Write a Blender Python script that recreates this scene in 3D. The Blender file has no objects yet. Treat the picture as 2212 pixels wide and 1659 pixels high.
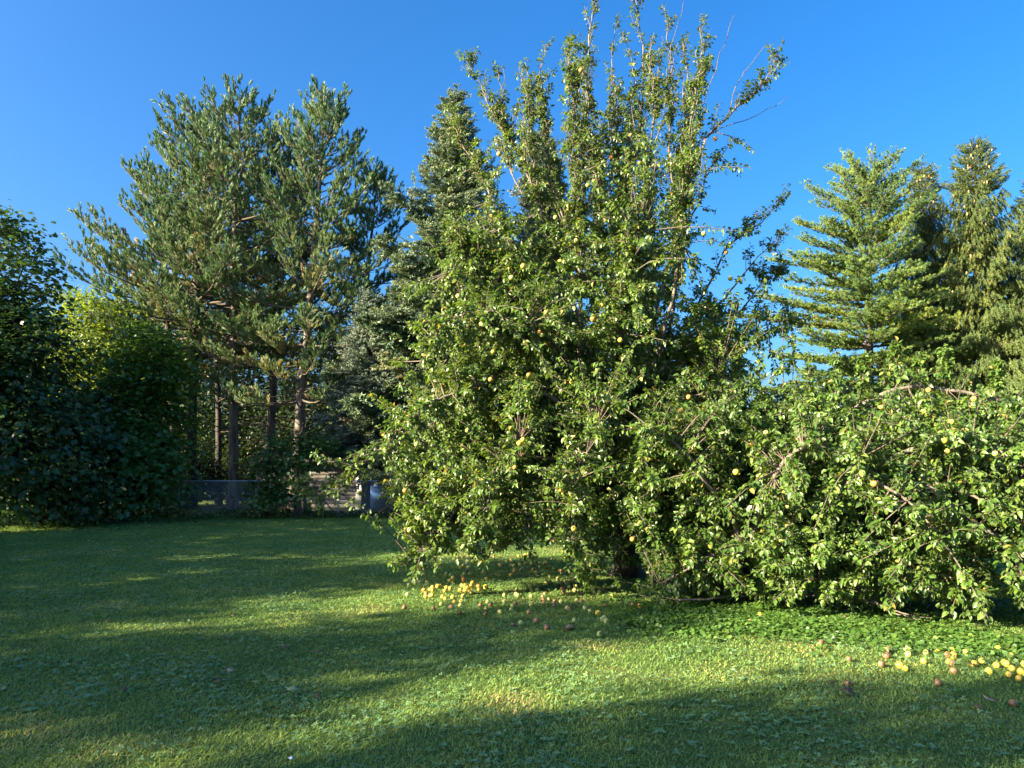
import bpy, math, random
import numpy as np
from mathutils import Vector

R = math.radians
SC = bpy.context.scene
COL = SC.collection

# ------------------------------------------------------------------ camera, sky, sun, exposure
CAM_H, PITCH, F = 1.6, R(6.3), 1661.0            # F: focal length in pixels of a 2212 x 1659 picture
cam_d = bpy.data.cameras.new('camera')
cam = bpy.data.objects.new('camera', cam_d)
COL.objects.link(cam)
cam_d.sensor_fit = 'HORIZONTAL'
cam_d.sensor_width = 36.0
cam_d.lens = 36.0 * F / 2212.0
cam_d.clip_start, cam_d.clip_end = 0.05, 2000
cam.location = (0, 0, CAM_H)
cam.rotation_euler = (R(90) + PITCH, 0, 0)
SC.camera = cam

SUN_EL, SUN_AZ = R(22), R(245)                   # azimuth clockwise from +Y
w = bpy.data.worlds.new('World')
SC.world = w
w.use_nodes = True
nt = w.node_tree
bg = nt.nodes['Background']
sky = nt.nodes.new('ShaderNodeTexSky')
sky.sky_type = 'NISHITA'
sky.sun_disc = False
sky.sun_elevation, sky.sun_rotation = SUN_EL, SUN_AZ
sky.altitude, sky.air_density, sky.dust_density, sky.ozone_density = 100, 1.0, 4.0, 6.5
hs = nt.nodes.new('ShaderNodeHueSaturation')
hs.inputs['Saturation'].default_value = 1.2
nt.links.new(sky.outputs[0], hs.inputs['Color'])
nt.links.new(hs.outputs[0], bg.inputs['Color'])
bg.inputs['Strength'].default_value = 0.061

sl = bpy.data.lights.new('sun', 'SUN')
sl.energy = 5.0
sl.angle = R(0.55)
sl.color = (1.0, 0.86, 0.62)
sun = bpy.data.objects.new('sun', sl)
COL.objects.link(sun)
SUNV = Vector((math.sin(SUN_AZ) * math.cos(SUN_EL), math.cos(SUN_AZ) * math.cos(SUN_EL), math.sin(SUN_EL)))
sun.rotation_euler = (-SUNV).to_track_quat('-Z', 'Y').to_euler()
sun.location = SUNV * 60

SC.view_settings.view_transform = 'Standard'
SC.view_settings.look = 'None'
SC.view_settings.gamma = 1.0
SC.view_settings.use_curve_mapping = False
SC.view_settings.exposure = 2.58
SC.render.engine = 'CYCLES'
SC.cycles.max_bounces = 8
SC.cycles.transmission_bounces = 5
SC.cycles.diffuse_bounces = 4

# ------------------------------------------------------------------ helpers
CP, SP = math.cos(PITCH), math.sin(PITCH)

def P(x, y, d):
    """point seen at pixel (x, y) of the 2212-wide picture, d metres ahead"""
    u, v = (x - 1106.0) / F, -(y - 829.5) / F
    k = d / (CP - v * SP)
    return np.array([u * k, d, CAM_H + (SP + v * CP) * k])

def G(x, y):
    """ground point seen at pixel (x, y)"""
    u, v = (x - 1106.0) / F, -(y - 829.5) / F
    k = -CAM_H / (SP + v * CP)
    return np.array([u * k, (CP - v * SP) * k, 0.0])

def nrm(a):
    a = np.asarray(a, float)
    return a / np.maximum(np.linalg.norm(a, axis=-1, keepdims=True), 1e-9)

class Acc:
    def __init__(self):
        self.V, self.F, self.T, self.n = [], [], [], 0
    def add(self, v, faces, tint=0.5):
        v = np.asarray(v, float).reshape(-1, 3)
        self.V.append(v)
        for f in faces:
            self.F.append(np.asarray(f, np.int64) + self.n)
        t = np.full(len(v), tint, float) if np.isscalar(tint) else np.asarray(tint, float)
        self.T.append(t)
        self.n += len(v)
    def build(self, name, mat, parent=None, smooth=False, origin=None):
        V = np.concatenate(self.V)
        off = np.zeros(3)
        if parent is not None:
            off = np.array(parent['_o'])
        elif origin is not None:
            off = np.asarray(origin, float)
        me = bpy.data.meshes.new(name)
        me.vertices.add(len(V))
        me.vertices.foreach_set('co', (V - off).astype(np.float32).ravel())
        idx = np.concatenate([f.ravel() for f in self.F]).astype(np.int32)
        tot = np.concatenate([np.full(len(f), f.shape[1]) for f in self.F])
        me.loops.add(len(idx))
        me.loops.foreach_set('vertex_index', idx)
        st = np.concatenate([[0], np.cumsum(tot)[:-1]]).astype(np.int32)
        me.polygons.add(len(tot))
        me.polygons.foreach_set('loop_start', st)
        me.update(calc_edges=True)
        if smooth:
            me.polygons.foreach_set('use_smooth', np.ones(len(tot), bool))
        a = me.attributes.new('tint', 'FLOAT', 'POINT')
        a.data.foreach_set('value', np.concatenate(self.T).astype(np.float32))
        me.materials.append(mat)
        o = bpy.data.objects.new(name, me)
        COL.objects.link(o)
        if parent is not None:
            o.parent = parent
        else:
            o.location = off
        return o

def tag(o, label=None, cat=None, group=None, kind=None):
    if label: o['label'] = label
    if cat: o['category'] = cat
    if group: o['group'] = group
    if kind: o['kind'] = kind
    return o

def thing(name, label, cat, loc, group=None):
    o = bpy.data.objects.new(name, None)
    COL.objects.link(o)
    o.location = tuple(loc)
    o['_o'] = [float(c) for c in loc]
    o.empty_display_size = 0.2
    return tag(o, label, cat, group)

def tubes(acc, PT, RD, sides=5, tint=0.5):
    """PT (m, n, 3) paths, RD (m, n) radii"""
    PT = np.asarray(PT, float); RD = np.asarray(RD, float)
    if PT.ndim == 2:
        PT, RD = PT[None], RD[None]
    m, n, _ = PT.shape
    T = np.gradient(PT, axis=1); T = nrm(T)
    ref = np.where(np.abs(T[..., 2:3]) > 0.9, np.array([1.0, 0, 0]), np.array([0, 0, 1.0]))
    X = nrm(np.cross(ref, T)); Y = np.cross(T, X)
    a = np.arange(sides) * 2 * math.pi / sides
    ring = PT[:, :, None, :] + RD[:, :, None, None] * (np.cos(a)[None, None, :, None] * X[:, :, None, :] + np.sin(a)[None, None, :, None] * Y[:, :, None, :])
    v = ring.reshape(-1, 3)
    i = np.arange(n - 1)[:, None] * sides; j = np.arange(sides)[None]; j2 = (j + 1) % sides
    q = np.stack([i + j, i + j2, i + sides + j2, i + sides + j], -1).reshape(-1, 4)
    q = (q[None] + (np.arange(m) * n * sides)[:, None, None]).reshape(-1, 4)
    cap = (np.arange(m) * n * sides)[:, None] + (n - 1) * sides + np.arange(sides)[None]
    acc.add(v, [q, cap], tint)

def smooth_path(pts, n):
    """Catmull-Rom through pts, n samples"""
    p = np.asarray(pts, float)
    p = np.vstack([2 * p[0] - p[1], p, 2 * p[-1] - p[-2]])
    k = len(p) - 3
    u = np.linspace(0, k - 1e-6, n); i = u.astype(int); t = (u - i)[:, None]
    a, b, c, d = p[i], p[i + 1], p[i + 2], p[i + 3]
    return 0.5 * (2 * b + (c - a) * t + (2 * a - 5 * b + 4 * c - d) * t ** 2 + (3 * b - a - 3 * c + d) * t ** 3)

def instance(acc, tv, tf, pos, axis, hint, scale, tint):
    """copies of a small template (its +Y along axis, +Z towards hint) into one mesh"""
    m, k = len(pos), len(tv)
    if m == 0: return
    Y = nrm(axis); X = nrm(np.cross(Y, hint)); Z = np.cross(X, Y)
    s = np.asarray(scale, float)
    if s.ndim == 1: s = np.repeat(s[:, None], 3, 1)
    q = tv[None] * s[:, None, :]
    v = pos[:, None, :] + q[..., 0:1] * X[:, None] + q[..., 1:2] * Y[:, None] + q[..., 2:3] * Z[:, None]
    offs = (np.arange(m) * k)
    acc.add(v.reshape(-1, 3), [(f[None] + offs[:, None, None]).reshape(-1, f.shape[1]) for f in tf], np.repeat(tint, k))

def box(acc, lo, hi, tint=0.5):
    x0, y0, z0 = lo; x1, y1, z1 = hi
    v = [(x0,y0,z0),(x1,y0,z0),(x1,y1,z0),(x0,y1,z0),(x0,y0,z1),(x1,y0,z1),(x1,y1,z1),(x0,y1,z1)]
    acc.add(v, [np.array([(0,3,2,1),(4,5,6,7),(0,1,5,4),(1,2,6,5),(2,3,7,6),(3,0,4,7)])], tint)

def beam(acc, a, b, r, sides=4, tint=0.5, r2=None):
    tubes(acc, np.array([a, b], float), np.array([r, r if r2 is None else r2]), sides, tint)

# ------------------------------------------------------------------ leaf and needle templates
def tmpl_pear_leaf(curl=0.28, fold=0.13):
    v = [(0, 0, 0)]
    for y, wd in ((0.3, 0.30), (0.68, 0.24)):
        v += [(-wd, y, fold), (0, y, 0), (wd, y, fold)]
    v.append((0, 1, 0))
    v = np.array(v, float); v[:, 2] -= curl * v[:, 1] ** 2
    return v, [np.array([(0, 2, 1), (0, 3, 2), (4, 5, 7), (5, 6, 7)]), np.array([(1, 2, 5, 4), (2, 3, 6, 5)])]

def tmpl_maple_leaf():
    out = [(0.05,0.0),(0.42,-0.02),(0.33,0.2),(0.62,0.46),(0.34,0.5),(0.22,0.66),(0.0,1.0),(-0.22,0.66),(-0.34,0.5),(-0.62,0.46),(-0.33,0.2),(-0.42,-0.02),(-0.05,0.0)]
    v = np.array([(0, 0.33, 0.0)] + [(x, y, -0.35 * x * x - 0.16 * y * y) for x, y in out], float)
    n = len(out)
    return v, [np.array([(0, i + 1, (i + 1) % n + 1) for i in range(n)])]

def tmpl_plain_leaf():
    v = np.array([(0,0,0),(-0.33,0.45,0.06),(0,0.5,-0.04),(0.33,0.45,0.06),(0,1,-0.16)], float)
    return v, [np.array([(0,2,1),(0,3,2),(1,2,4),(2,3,4)])]

def tmpl_clover():
    V, Fq = [], []
    for k in range(3):
        a = k * 2 * math.pi / 3
        c, s = math.cos(a), math.sin(a)
        b = len(V)
        for x, y, z in ((0,0,0),(-0.32,0.55,0.08),(0,0.95,-0.02),(0.32,0.55,0.08)):
            V.append((c * x - s * y, s * x + c * y, z))
        Fq.append((b, b + 3, b + 2, b + 1))
    V.append((0.03, 0, -0.0)); V.append((-0.03, 0, 0)); V.append((0, 0, -1.2))
    return np.array(V, float), [np.array(Fq), np.array([(12, 13, 14)])]

def tmpl_tuft(seed, n=18, spread=0.75, length=0.7, width=0.05, axis_len=0.55):
    r = np.random.default_rng(seed)
    V, T = [], []
    for i in range(n):
        a = r.uniform(0, 2 * math.pi); y0 = axis_len * (i / n)
        sp = spread * r.uniform(0.7, 1.2) * (1 - 0.55 * i / n)
        d = np.array([math.cos(a) * sp, 1.0, math.sin(a) * sp]); d /= np.linalg.norm(d)
        side = np.cross(d, r.normal(size=3)); side /= np.linalg.norm(side)
        b = np.array([0, y0, 0]); L = length * r.uniform(0.75, 1.1) * (1 - 0.35 * i / n)
        k = len(V)
        V += [b - side * width * 0.5, b + side * width * 0.5, b + d * L]
        T.append((k, k + 1, k + 2))
    return np.array(V), [np.array(T)]

def tmpl_spray(seed, nside=7, hang=0.0, nl=0.13, w=0.065, fan=0.5):
    """flat twig of a spruce: a stem with side twigs, all beset with needles"""
    r = np.random.default_rng(seed)
    V, T = [], []
    def axis(a, d, L, n):
        for i in range(n):
            t = (i + r.uniform(0.1, 0.9)) / n
            b = a + d * L * t
            q = r.normal(size=3); q[2] *= 0.7; q -= d * q.dot(d); q /= np.linalg.norm(q)
            nd = d * 0.75 + q * 0.8; nd /= np.linalg.norm(nd)
            sd = np.cross(nd, r.normal(size=3)); sd /= np.linalg.norm(sd)
            k = len(V); ln = nl * r.uniform(0.8, 1.2)
            V.extend([b - sd * w * 0.5, b + sd * w * 0.5, b + nd * ln]); T.append((k, k + 1, k + 2))
        k = len(V); sd = np.array([d[1], -d[0], 0]) * 0.012
        V.extend([a - sd, a + sd, a + d * L * 1.02]); T.append((k, k + 1, k + 2))
    axis(np.zeros(3), np.array([0, 1.0, 0]), 0.95, 24)
    for j in range(nside):
        t = 0.12 + 0.7 * j / nside; s = 1 if j % 2 else -1
        d = np.array([s * fan * r.uniform(0.8, 1.2), 0.85, r.normal(0, 0.12) - hang]); d /= np.linalg.norm(d)
        axis(np.array([0, t, 0]), d, 0.5 * (1 - 0.6 * t), 12)
    return np.array(V), [np.array(T)]

# ------------------------------------------------------------------ materials
def mat_new(name):
    m = bpy.data.materials.new(name); m.use_nodes = True
    n = m.node_tree.nodes; l = m.node_tree.links
    b = n['Principled BSDF']
    return m, n, l, b

def ramp(n, stops):
    r = n.new('ShaderNodeValToRGB'); e = r.color_ramp.elements
    while len(e) > 2: e.remove(e[-1])
    for i, (p, c) in enumerate(stops):
        if i < 2: e[i].position = p; e[i].color = (*c, 1)
        else:
            q = e.new(p); q.color = (*c, 1)
    return r

def leaf_mat(name, stops, under=None, rough=0.42, trans=0.35, tcol=None, spec=0.5):
    m, n, l, b = mat_new(name)
    at = n.new('ShaderNodeAttribute'); at.attribute_name = 'tint'
    cr = ramp(n, stops); l.new(at.outputs['Fac'], cr.inputs[0])
    col = cr.outputs[0]
    if under:
        ge = n.new('ShaderNodeNewGeometry'); mx = n.new('ShaderNodeMix'); mx.data_type = 'RGBA'
        l.new(ge.outputs['Backfacing'], mx.inputs['Factor']); l.new(col, mx.inputs['A'])
        mx.inputs['B'].default_value = (*under, 1); col = mx.outputs['Result']
    l.new(col, b.inputs['Base Color'])
    b.inputs['Roughness'].default_value = rough
    b.inputs['Specular IOR Level'].default_value = spec
    if trans > 0:
        tr = n.new('ShaderNodeBsdfTranslucent'); ms = n.new('ShaderNodeMixShader')
        hv = n.new('ShaderNodeMix'); hv.data_type = 'RGBA'; hv.blend_type = 'MULTIPLY'; hv.inputs['Factor'].default_value = 1
        l.new(cr.outputs[0], hv.inputs['A']); hv.inputs['B'].default_value = (*(tcol or (1.7, 1.6, 0.7)), 1)
        l.new(hv.outputs['Result'], tr.inputs['Color'])
        ms.inputs[0].default_value = trans
        l.new(b.outputs[0], ms.inputs[1]); l.new(tr.outputs[0], ms.inputs[2])
        l.new(ms.outputs[0], n['Material Output'].inputs[0])
    return m

def bark_mat(name, c0, c1, scale=14.0, stretch=(1, 1, 0.22), bump=0.6, c2=None):
    m, n, l, b = mat_new(name)
    tc = n.new('ShaderNodeTexCoord'); mp = n.new('ShaderNodeMapping'); mp.inputs['Scale'].default_value = stretch
    l.new(tc.outputs['Object'], mp.inputs[0])
    no = n.new('ShaderNodeTexNoise'); no.inputs['Scale'].default_value = scale; no.inputs['Detail'].default_value = 7
    no.inputs['Roughness'].default_value = 0.65
    l.new(mp.outputs[0], no.inputs['Vector'])
    cr = ramp(n, [(0.36, c0), (0.62, c1)] + ([(0.8, c2)] if c2 else []))
    l.new(no.outputs['Fac'], cr.inputs[0]); l.new(cr.outputs[0], b.inputs['Base Color'])
    b.inputs['Roughness'].default_value = 0.9
    bp = n.new('ShaderNodeBump'); bp.inputs['Strength'].default_value = bump; bp.inputs['Distance'].default_value = 0.03
    l.new(no.outputs['Fac'], bp.inputs['Height']); l.new(bp.outputs[0], b.inputs['Normal'])
    return m

def plain_mat(name, c, rough=0.6, metal=0.0, var=0.15, scale=8.0):
    m, n, l, b = mat_new(name)
    tc = n.new('ShaderNodeTexCoord'); no = n.new('ShaderNodeTexNoise'); no.inputs['Scale'].default_value = scale; no.inputs['Detail'].default_value = 5
    l.new(tc.outputs['Object'], no.inputs['Vector'])
    cr = ramp(n, [(0.3, tuple(x * (1 - var) for x in c)), (0.7, tuple(min(1, x * (1 + var)) for x in c))])
    l.new(no.outputs['Fac'], cr.inputs[0]); l.new(cr.outputs[0], b.inputs['Base Color'])
    b.inputs['Roughness'].default_value = rough; b.inputs['Metallic'].default_value = metal
    return m

M = {}
M['pear_leaf'] = leaf_mat('pear_leaf', [(0, (0.045, 0.092, 0.016)), (0.45, (0.085, 0.150, 0.024)), (0.8, (0.140, 0.205, 0.034)), (0.97, (0.210, 0.235, 0.05)), (1, (0.374, 0.265, 0.062))], (0.135, 0.180, 0.070), 0.38, 0.32)
M['pear_leaf2'] = leaf_mat('spreading_pear_leaf', [(0, (0.044, 0.094, 0.016)), (0.45, (0.085, 0.156, 0.025)), (0.8, (0.138, 0.210, 0.035)), (0.97, (0.205, 0.235, 0.055)), (1, (0.36, 0.26, 0.06))], (0.115, 0.165, 0.060), 0.42, 0.32)
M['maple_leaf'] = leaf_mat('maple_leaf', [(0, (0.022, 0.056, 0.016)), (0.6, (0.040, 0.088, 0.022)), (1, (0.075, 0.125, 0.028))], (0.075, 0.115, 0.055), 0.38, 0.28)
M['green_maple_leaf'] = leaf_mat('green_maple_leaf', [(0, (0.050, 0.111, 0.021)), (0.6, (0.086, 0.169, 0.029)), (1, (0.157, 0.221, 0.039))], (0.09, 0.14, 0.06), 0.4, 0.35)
M['yellow_leaf'] = leaf_mat('yellow_green_leaf', [(0, (0.10, 0.17, 0.025)), (0.6, (0.17, 0.23, 0.032)), (1, (0.26, 0.29, 0.05))], None, 0.5, 0.42)
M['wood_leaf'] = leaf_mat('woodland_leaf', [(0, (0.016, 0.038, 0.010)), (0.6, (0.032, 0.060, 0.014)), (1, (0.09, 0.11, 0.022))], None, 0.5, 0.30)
M['pine_needle'] = leaf_mat('pine_needle', [(0, (0.052, 0.112, 0.054)), (0.5, (0.108, 0.182, 0.078)), (0.85, (0.195, 0.245, 0.095)), (1, (0.33, 0.27, 0.13))], None, 0.45, 0.15, (1.3, 1.3, 0.8), 0.2)
M['blue_needle'] = leaf_mat('blue_spruce_needle', [(0, (0.060, 0.105, 0.062)), (0.5, (0.135, 0.185, 0.092)), (0.85, (0.220, 0.250, 0.120)), (1, (0.30, 0.25, 0.14))], None, 0.5, 0.10, (1.2, 1.2, 1.0), 0.25)
M['silver_needle'] = leaf_mat('silver_spruce_needle', [(0, (0.065, 0.105, 0.075)), (0.5, (0.140, 0.185, 0.125)), (1, (0.28, 0.30, 0.21))], None, 0.5, 0.06, (1.1, 1.1, 1.0), 0.25)
M['white_pine_needle'] = leaf_mat('white_pine_needle', [(0, (0.080, 0.155, 0.058)), (0.5, (0.150, 0.230, 0.062)), (1, (0.28, 0.32, 0.045))], None, 0.5, 0.22, (1.3, 1.3, 0.7), 0.2)
M['norway_needle'] = leaf_mat('norway_spruce_needle', [(0, (0.050, 0.090, 0.030)), (0.5, (0.105, 0.145, 0.040)), (1, (0.21, 0.22, 0.055))], None, 0.5, 0.15, (1.3, 1.2, 0.7), 0.25)
M['cone'] = plain_mat('spruce_cone', (0.36, 0.22, 0.10), 0.7)
M['pear_bark'] = bark_mat('pear_bark', (0.045, 0.036, 0.028), (0.20, 0.165, 0.125), 22, (1, 1, 0.4))
M['twig_bark'] = bark_mat('twig_bark', (0.055, 0.042, 0.030), (0.14, 0.11, 0.078), 18, (1, 1, 1), 0.3)
M['pine_bark'] = bark_mat('pine_bark', (0.022, 0.017, 0.014), (0.20, 0.16, 0.125), 7, (1, 1, 0.14), 1.0, (0.34, 0.285, 0.23))
M['dark_shaded_bark'] = bark_mat('dark_shaded_bark', (0.016, 0.013, 0.011), (0.062, 0.050, 0.040), 10, (1, 1, 0.2))  # dark bark, deepened further so the colour carries shade on the trunks
M['pine_twig'] = bark_mat('pine_twig', (0.05, 0.038, 0.028), (0.16, 0.12, 0.085), 12, (1, 1, 1), 0.3)
M['galvanized'] = plain_mat('galvanized_steel', (0.42, 0.45, 0.48), 0.5, 0.15, 0.12, 20)
M['siding'] = plain_mat('beige_siding', (0.22, 0.195, 0.17), 0.7, 0, 0.06, 4)
M['trim'] = plain_mat('pale_trim', (0.36, 0.37, 0.33), 0.6, 0, 0.05)
M['blue_door'] = plain_mat('blue_painted_door', (0.045, 0.12, 0.32), 0.5, 0, 0.08)
M['shingle'] = plain_mat('grey_shingles', (0.028, 0.027, 0.026), 0.9, 0, 0.3, 30)
M['black_metal'] = plain_mat('dark_metal', (0.025, 0.027, 0.03), 0.5, 0.3, 0.2)
M['old_plank'] = bark_mat('weathered_plank', (0.10, 0.09, 0.075), (0.26, 0.23, 0.19), 20, (0.2, 1, 1), 0.3)
M['white_box'] = plain_mat('white_plastic', (0.70, 0.72, 0.75), 0.5, 0, 0.06)

def pear_mat(name, c0, c1, c2):
    m, n, l, b = mat_new(name)
    tc = n.new('ShaderNodeTexCoord'); oi = n.new('ShaderNodeObjectInfo')
    ad = n.new('ShaderNodeVectorMath'); ad.operation = 'ADD'
    l.new(tc.outputs['Object'], ad.inputs[0]); l.new(oi.outputs['Random'], ad.inputs[1])
    no = n.new('ShaderNodeTexNoise'); no.inputs['Scale'].default_value = 26; no.inputs['Detail'].default_value = 5
    l.new(ad.outputs[0], no.inputs['Vector'])
    cr = ramp(n, [(0.35, c0), (0.58, c1), (0.72, c2)])
    l.new(no.outputs['Fac'], cr.inputs[0]); l.new(cr.outputs[0], b.inputs['Base Color'])
    b.inputs['Roughness'].default_value = 0.45
    return m
M['pear_yellow'] = pear_mat('yellow_pear_skin', (0.56, 0.40, 0.045), (0.60, 0.43, 0.065), (0.42, 0.24, 0.055))
M['pear_green'] = pear_mat('green_pear_skin', (0.36, 0.38, 0.09), (0.48, 0.44, 0.12), (0.36, 0.26, 0.09))
M['pear_orange'] = pear_mat('orange_pear_skin', (0.56, 0.29, 0.05), (0.54, 0.24, 0.05), (0.36, 0.13, 0.04))
M['pear_brown'] = pear_mat('brown_pear_skin', (0.13, 0.065, 0.03), (0.27, 0.14, 0.06), (0.36, 0.26, 0.14))
M['dead_leaf'] = plain_mat('dead_leaf', (0.100, 0.062, 0.024), 0.8, 0, 0.3, 40)
M['pale_leaf'] = plain_mat('pale_leaf', (0.22, 0.26, 0.12), 0.7, 0, 0.1, 40)
M['pink_leaf'] = plain_mat('pinkish_leaf', (0.34, 0.23, 0.15), 0.7, 0, 0.15, 40)

# ------------------------------------------------------------------ the ground
def ground_mat():
    m, n, l, b = mat_new('lawn')
    tc = n.new('ShaderNodeTexCoord')
    n1 = n.new('ShaderNodeTexNoise'); n1.inputs['Scale'].default_value = 0.9; n1.inputs['Detail'].default_value = 6
    n2 = n.new('ShaderNodeTexNoise'); n2.inputs['Scale'].default_value = 34; n2.inputs['Detail'].default_value = 8; n2.inputs['Roughness'].default_value = 0.7
    l.new(tc.outputs['Object'], n1.inputs['Vector']); l.new(tc.outputs['Object'], n2.inputs['Vector'])
    r1 = ramp(n, [(0.35, (0.080, 0.140, 0.040)), (0.55, (0.110, 0.165, 0.048)), (0.72, (0.17, 0.155, 0.065))])
    r2 = ramp(n, [(0.3, (0.35, 0.35, 0.35)), (0.7, (1.25, 1.25, 1.1))])
    l.new(n1.outputs['Fac'], r1.inputs[0]); l.new(n2.outputs['Fac'], r2.inputs[0])
    mx = n.new('ShaderNodeMix'); mx.data_type = 'RGBA'; mx.blend_type = 'MULTIPLY'; mx.inputs['Factor'].default_value = 1
    l.new(r1.outputs[0], mx.inputs['A']); l.new(r2.outputs[0], mx.inputs['B']); l.new(mx.outputs['Result'], b.inputs['Base Color'])
    b.inputs['Roughness'].default_value = 0.95; b.inputs['Specular IOR Level'].default_value = 0.15
    bp = n.new('ShaderNodeBump'); bp.inputs['Strength'].default_value = 0.8; bp.inputs['Distance'].default_value = 0.04
    l.new(n2.outputs['Fac'], bp.inputs['Height']); l.new(bp.outputs[0], b.inputs['Normal'])
    return m

g = Acc()
g.add([(-600, -300, 0), (600, -300, 0), (600, 900, 0), (-600, 900, 0)], [np.array([(0, 1, 2, 3)])])
tag(g.build('ground', ground_mat()), 'mown green lawn stretching across the back yard', 'lawn', kind='structure')

M['grass'] = leaf_mat('grass_blade', [(0, (0.130, 0.235, 0.065)), (0.5, (0.235, 0.345, 0.085)), (0.8, (0.350, 0.410, 0.105)), (0.93, (0.46, 0.41, 0.14)), (1, (0.55, 0.43, 0.22))], None, 0.6, 0.42, (1.25, 1.25, 0.7), 0.2)
M['clover'] = leaf_mat('clover_leaf', [(0, (0.090, 0.200, 0.080)), (0.6, (0.150, 0.270, 0.105)), (1, (0.22, 0.32, 0.13))], None, 0.5, 0.25)

def vnoise(x, y, s, seed):
    """smooth value noise in 0..1"""
    r = np.random.default_rng(seed); tab = r.random((64, 64))
    fx, fy = x / s + 1000, y / s + 1000
    i, j = np.floor(fx).astype(int), np.floor(fy).astype(int); u, v = fx - i, fy - j
    u = u * u * (3 - 2 * u); v = v * v * (3 - 2 * v)
    g_ = lambda a, b: tab[a % 64, b % 64]
    return (g_(i, j) * (1 - u) + g_(i + 1, j) * u) * (1 - v) + (g_(i, j + 1) * (1 - u) + g_(i + 1, j + 1) * u) * v

def make_grass():
    r = np.random.default_rng(11)
    n = 850000
    u = r.random(n); p = 0.75
    d = (2.2 ** p + u * (28.0 ** p - 2.2 ** p)) ** (1 / p)
    x = (r.random(n) * 2 - 1) * (0.78 * d + 1.3)
    pos = np.stack([x, d, np.zeros(n)], 1)
    patch = vnoise(x, d, 0.55, 1); big = vnoise(x, d, 2.3, 2); fine = vnoise(x, d, 0.16, 3)
    h = (0.010 + 0.015 * r.random(n)) * (0.7 + 0.7 * fine) * (0.85 + 0.4 * big)
    wd = 0.0019 * (0.8 + 0.18 * d) * (0.7 + 0.6 * r.random(n))
    az = r.random(n) * 2 * math.pi; lean = r.uniform(0.6, 2.4, n)
    dirx, diry = np.cos(az), np.sin(az)
    sx, sy = -np.sin(az + r.normal(0, 0.5, n)), np.cos(az + r.normal(0, 0.5, n))
    b0 = pos + np.stack([-sx * wd, -sy * wd, np.zeros(n)], 1)
    b1 = pos + np.stack([sx * wd, sy * wd, np.zeros(n)], 1)
    m0 = pos + np.stack([dirx * h * lean * 0.4 - sx * wd * .7, diry * h * lean * 0.4 - sy * wd * .7, h * 0.7], 1)
    m1 = pos + np.stack([dirx * h * lean * 0.4 + sx * wd * .7, diry * h * lean * 0.4 + sy * wd * .7, h * 0.7], 1)
    tp = pos + np.stack([dirx * h * lean * 1.15, diry * h * lean * 1.15, h * np.clip(1.1 - 0.22 * lean, 0.45, 1.0)], 1)
    V = np.stack([b0, b1, m1, m0, tp], 1).reshape(-1, 3)
    o = np.arange(n)[:, None] * 5
    dry = np.clip((vnoise(x, d, 0.8, 7) - 0.62) * 2.2, 0, 0.6)
    tint = np.clip(0.14 + 0.42 * patch + 0.25 * (big - 0.5) + r.normal(0, 0.15, n) + dry * r.random(n), 0, 1)
    a = Acc(); a.add(V, [o + np.array([[0, 1, 2, 3]]), o + np.array([[3, 2, 4]])], np.repeat(tint, 5))
    tag(a.build('grass', M['grass']), 'short mown grass blades covering the lawn', 'grass', kind='stuff')
    # clover in the turf
    n = 100000
    u = r.random(n); d = (2.2 ** p + u * (24.0 ** p - 2.2 ** p)) ** (1 / p)
    x = (r.random(n) * 2 - 1) * (0.78 * d + 1.3)
    k = (0.65 * vnoise(x, d, 0.5, 21) + 0.35 * vnoise(x, d, 1.9, 22)) > r.uniform(0.40, 0.72, n)
    x, d = x[k], d[k]; n = len(x)
    tv, tf = tmpl_clover()
    z = 0.022 + 0.025 * r.random(n)
    ang = r.random(n) * 6.283
    axis = np.stack([np.cos(ang), np.sin(ang), r.normal(0, 0.25, n)], 1)
    hint = np.stack([r.normal(0, 0.35, n), r.normal(0, 0.35, n), np.ones(n)], 1)
    sc = (0.012 + 0.010 * r.random(n)) * (1 + 0.035 * d)
    a = Acc(); instance(a, tv, tf, np.stack([x, d, z], 1), axis, hint, sc, np.clip(r.normal(0.45, 0.25, n), 0, 1))
    tag(a.build('clover', M['clover']), 'small clover leaves growing in patches through the lawn', 'clover', kind='stuff')

make_grass()

def lawn_weeds():
    r = np.random.default_rng(15); n = 16000; p = 0.8
    d = (2.2 ** p + r.random(n) * (20.0 ** p - 2.2 ** p)) ** (1 / p); x = (r.random(n) * 2 - 1) * (0.78 * d + 1.3)
    k = vnoise(x, d, 0.9, 31) > r.uniform(0.35, 0.8, n); x, d = x[k], d[k]; m = len(x)
    per = 5; ang = r.random((m, 1)) * 6.28 + np.arange(per)[None] * 1.257 + r.normal(0, 0.25, (m, per))
    axis = np.stack([np.cos(ang), np.sin(ang), r.uniform(0.05, 0.6, (m, per))], -1).reshape(-1, 3)
    pos = np.repeat(np.stack([x, d, np.full(m, 0.014)], 1), per, 0)
    a = Acc(); instance(a, *tmpl_plain_leaf(), pos, axis, np.tile([0, 0, 1.0], (m * per, 1)) + r.normal(0, 0.2, (m * per, 3)), np.repeat(r.uniform(0.018, 0.045, m), per) * r.uniform(0.6, 1.1, m * per), np.clip(r.normal(0.5, 0.25, m * per), 0, 1))
    tag(a.build('lawn_weeds', M['clover']), 'low broad leaved weeds dotted through the lawn', 'weeds', kind='stuff')
lawn_weeds()

# ------------------------------------------------------------------ broadleaf trees
def in_ellipsoid(r, n, shell=0.55):
    v = nrm(r.normal(size=(n, 3))); q = (shell ** 3 + (1 - shell ** 3) * r.random(n)) ** (1 / 3)
    return v * q[:, None]

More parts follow.
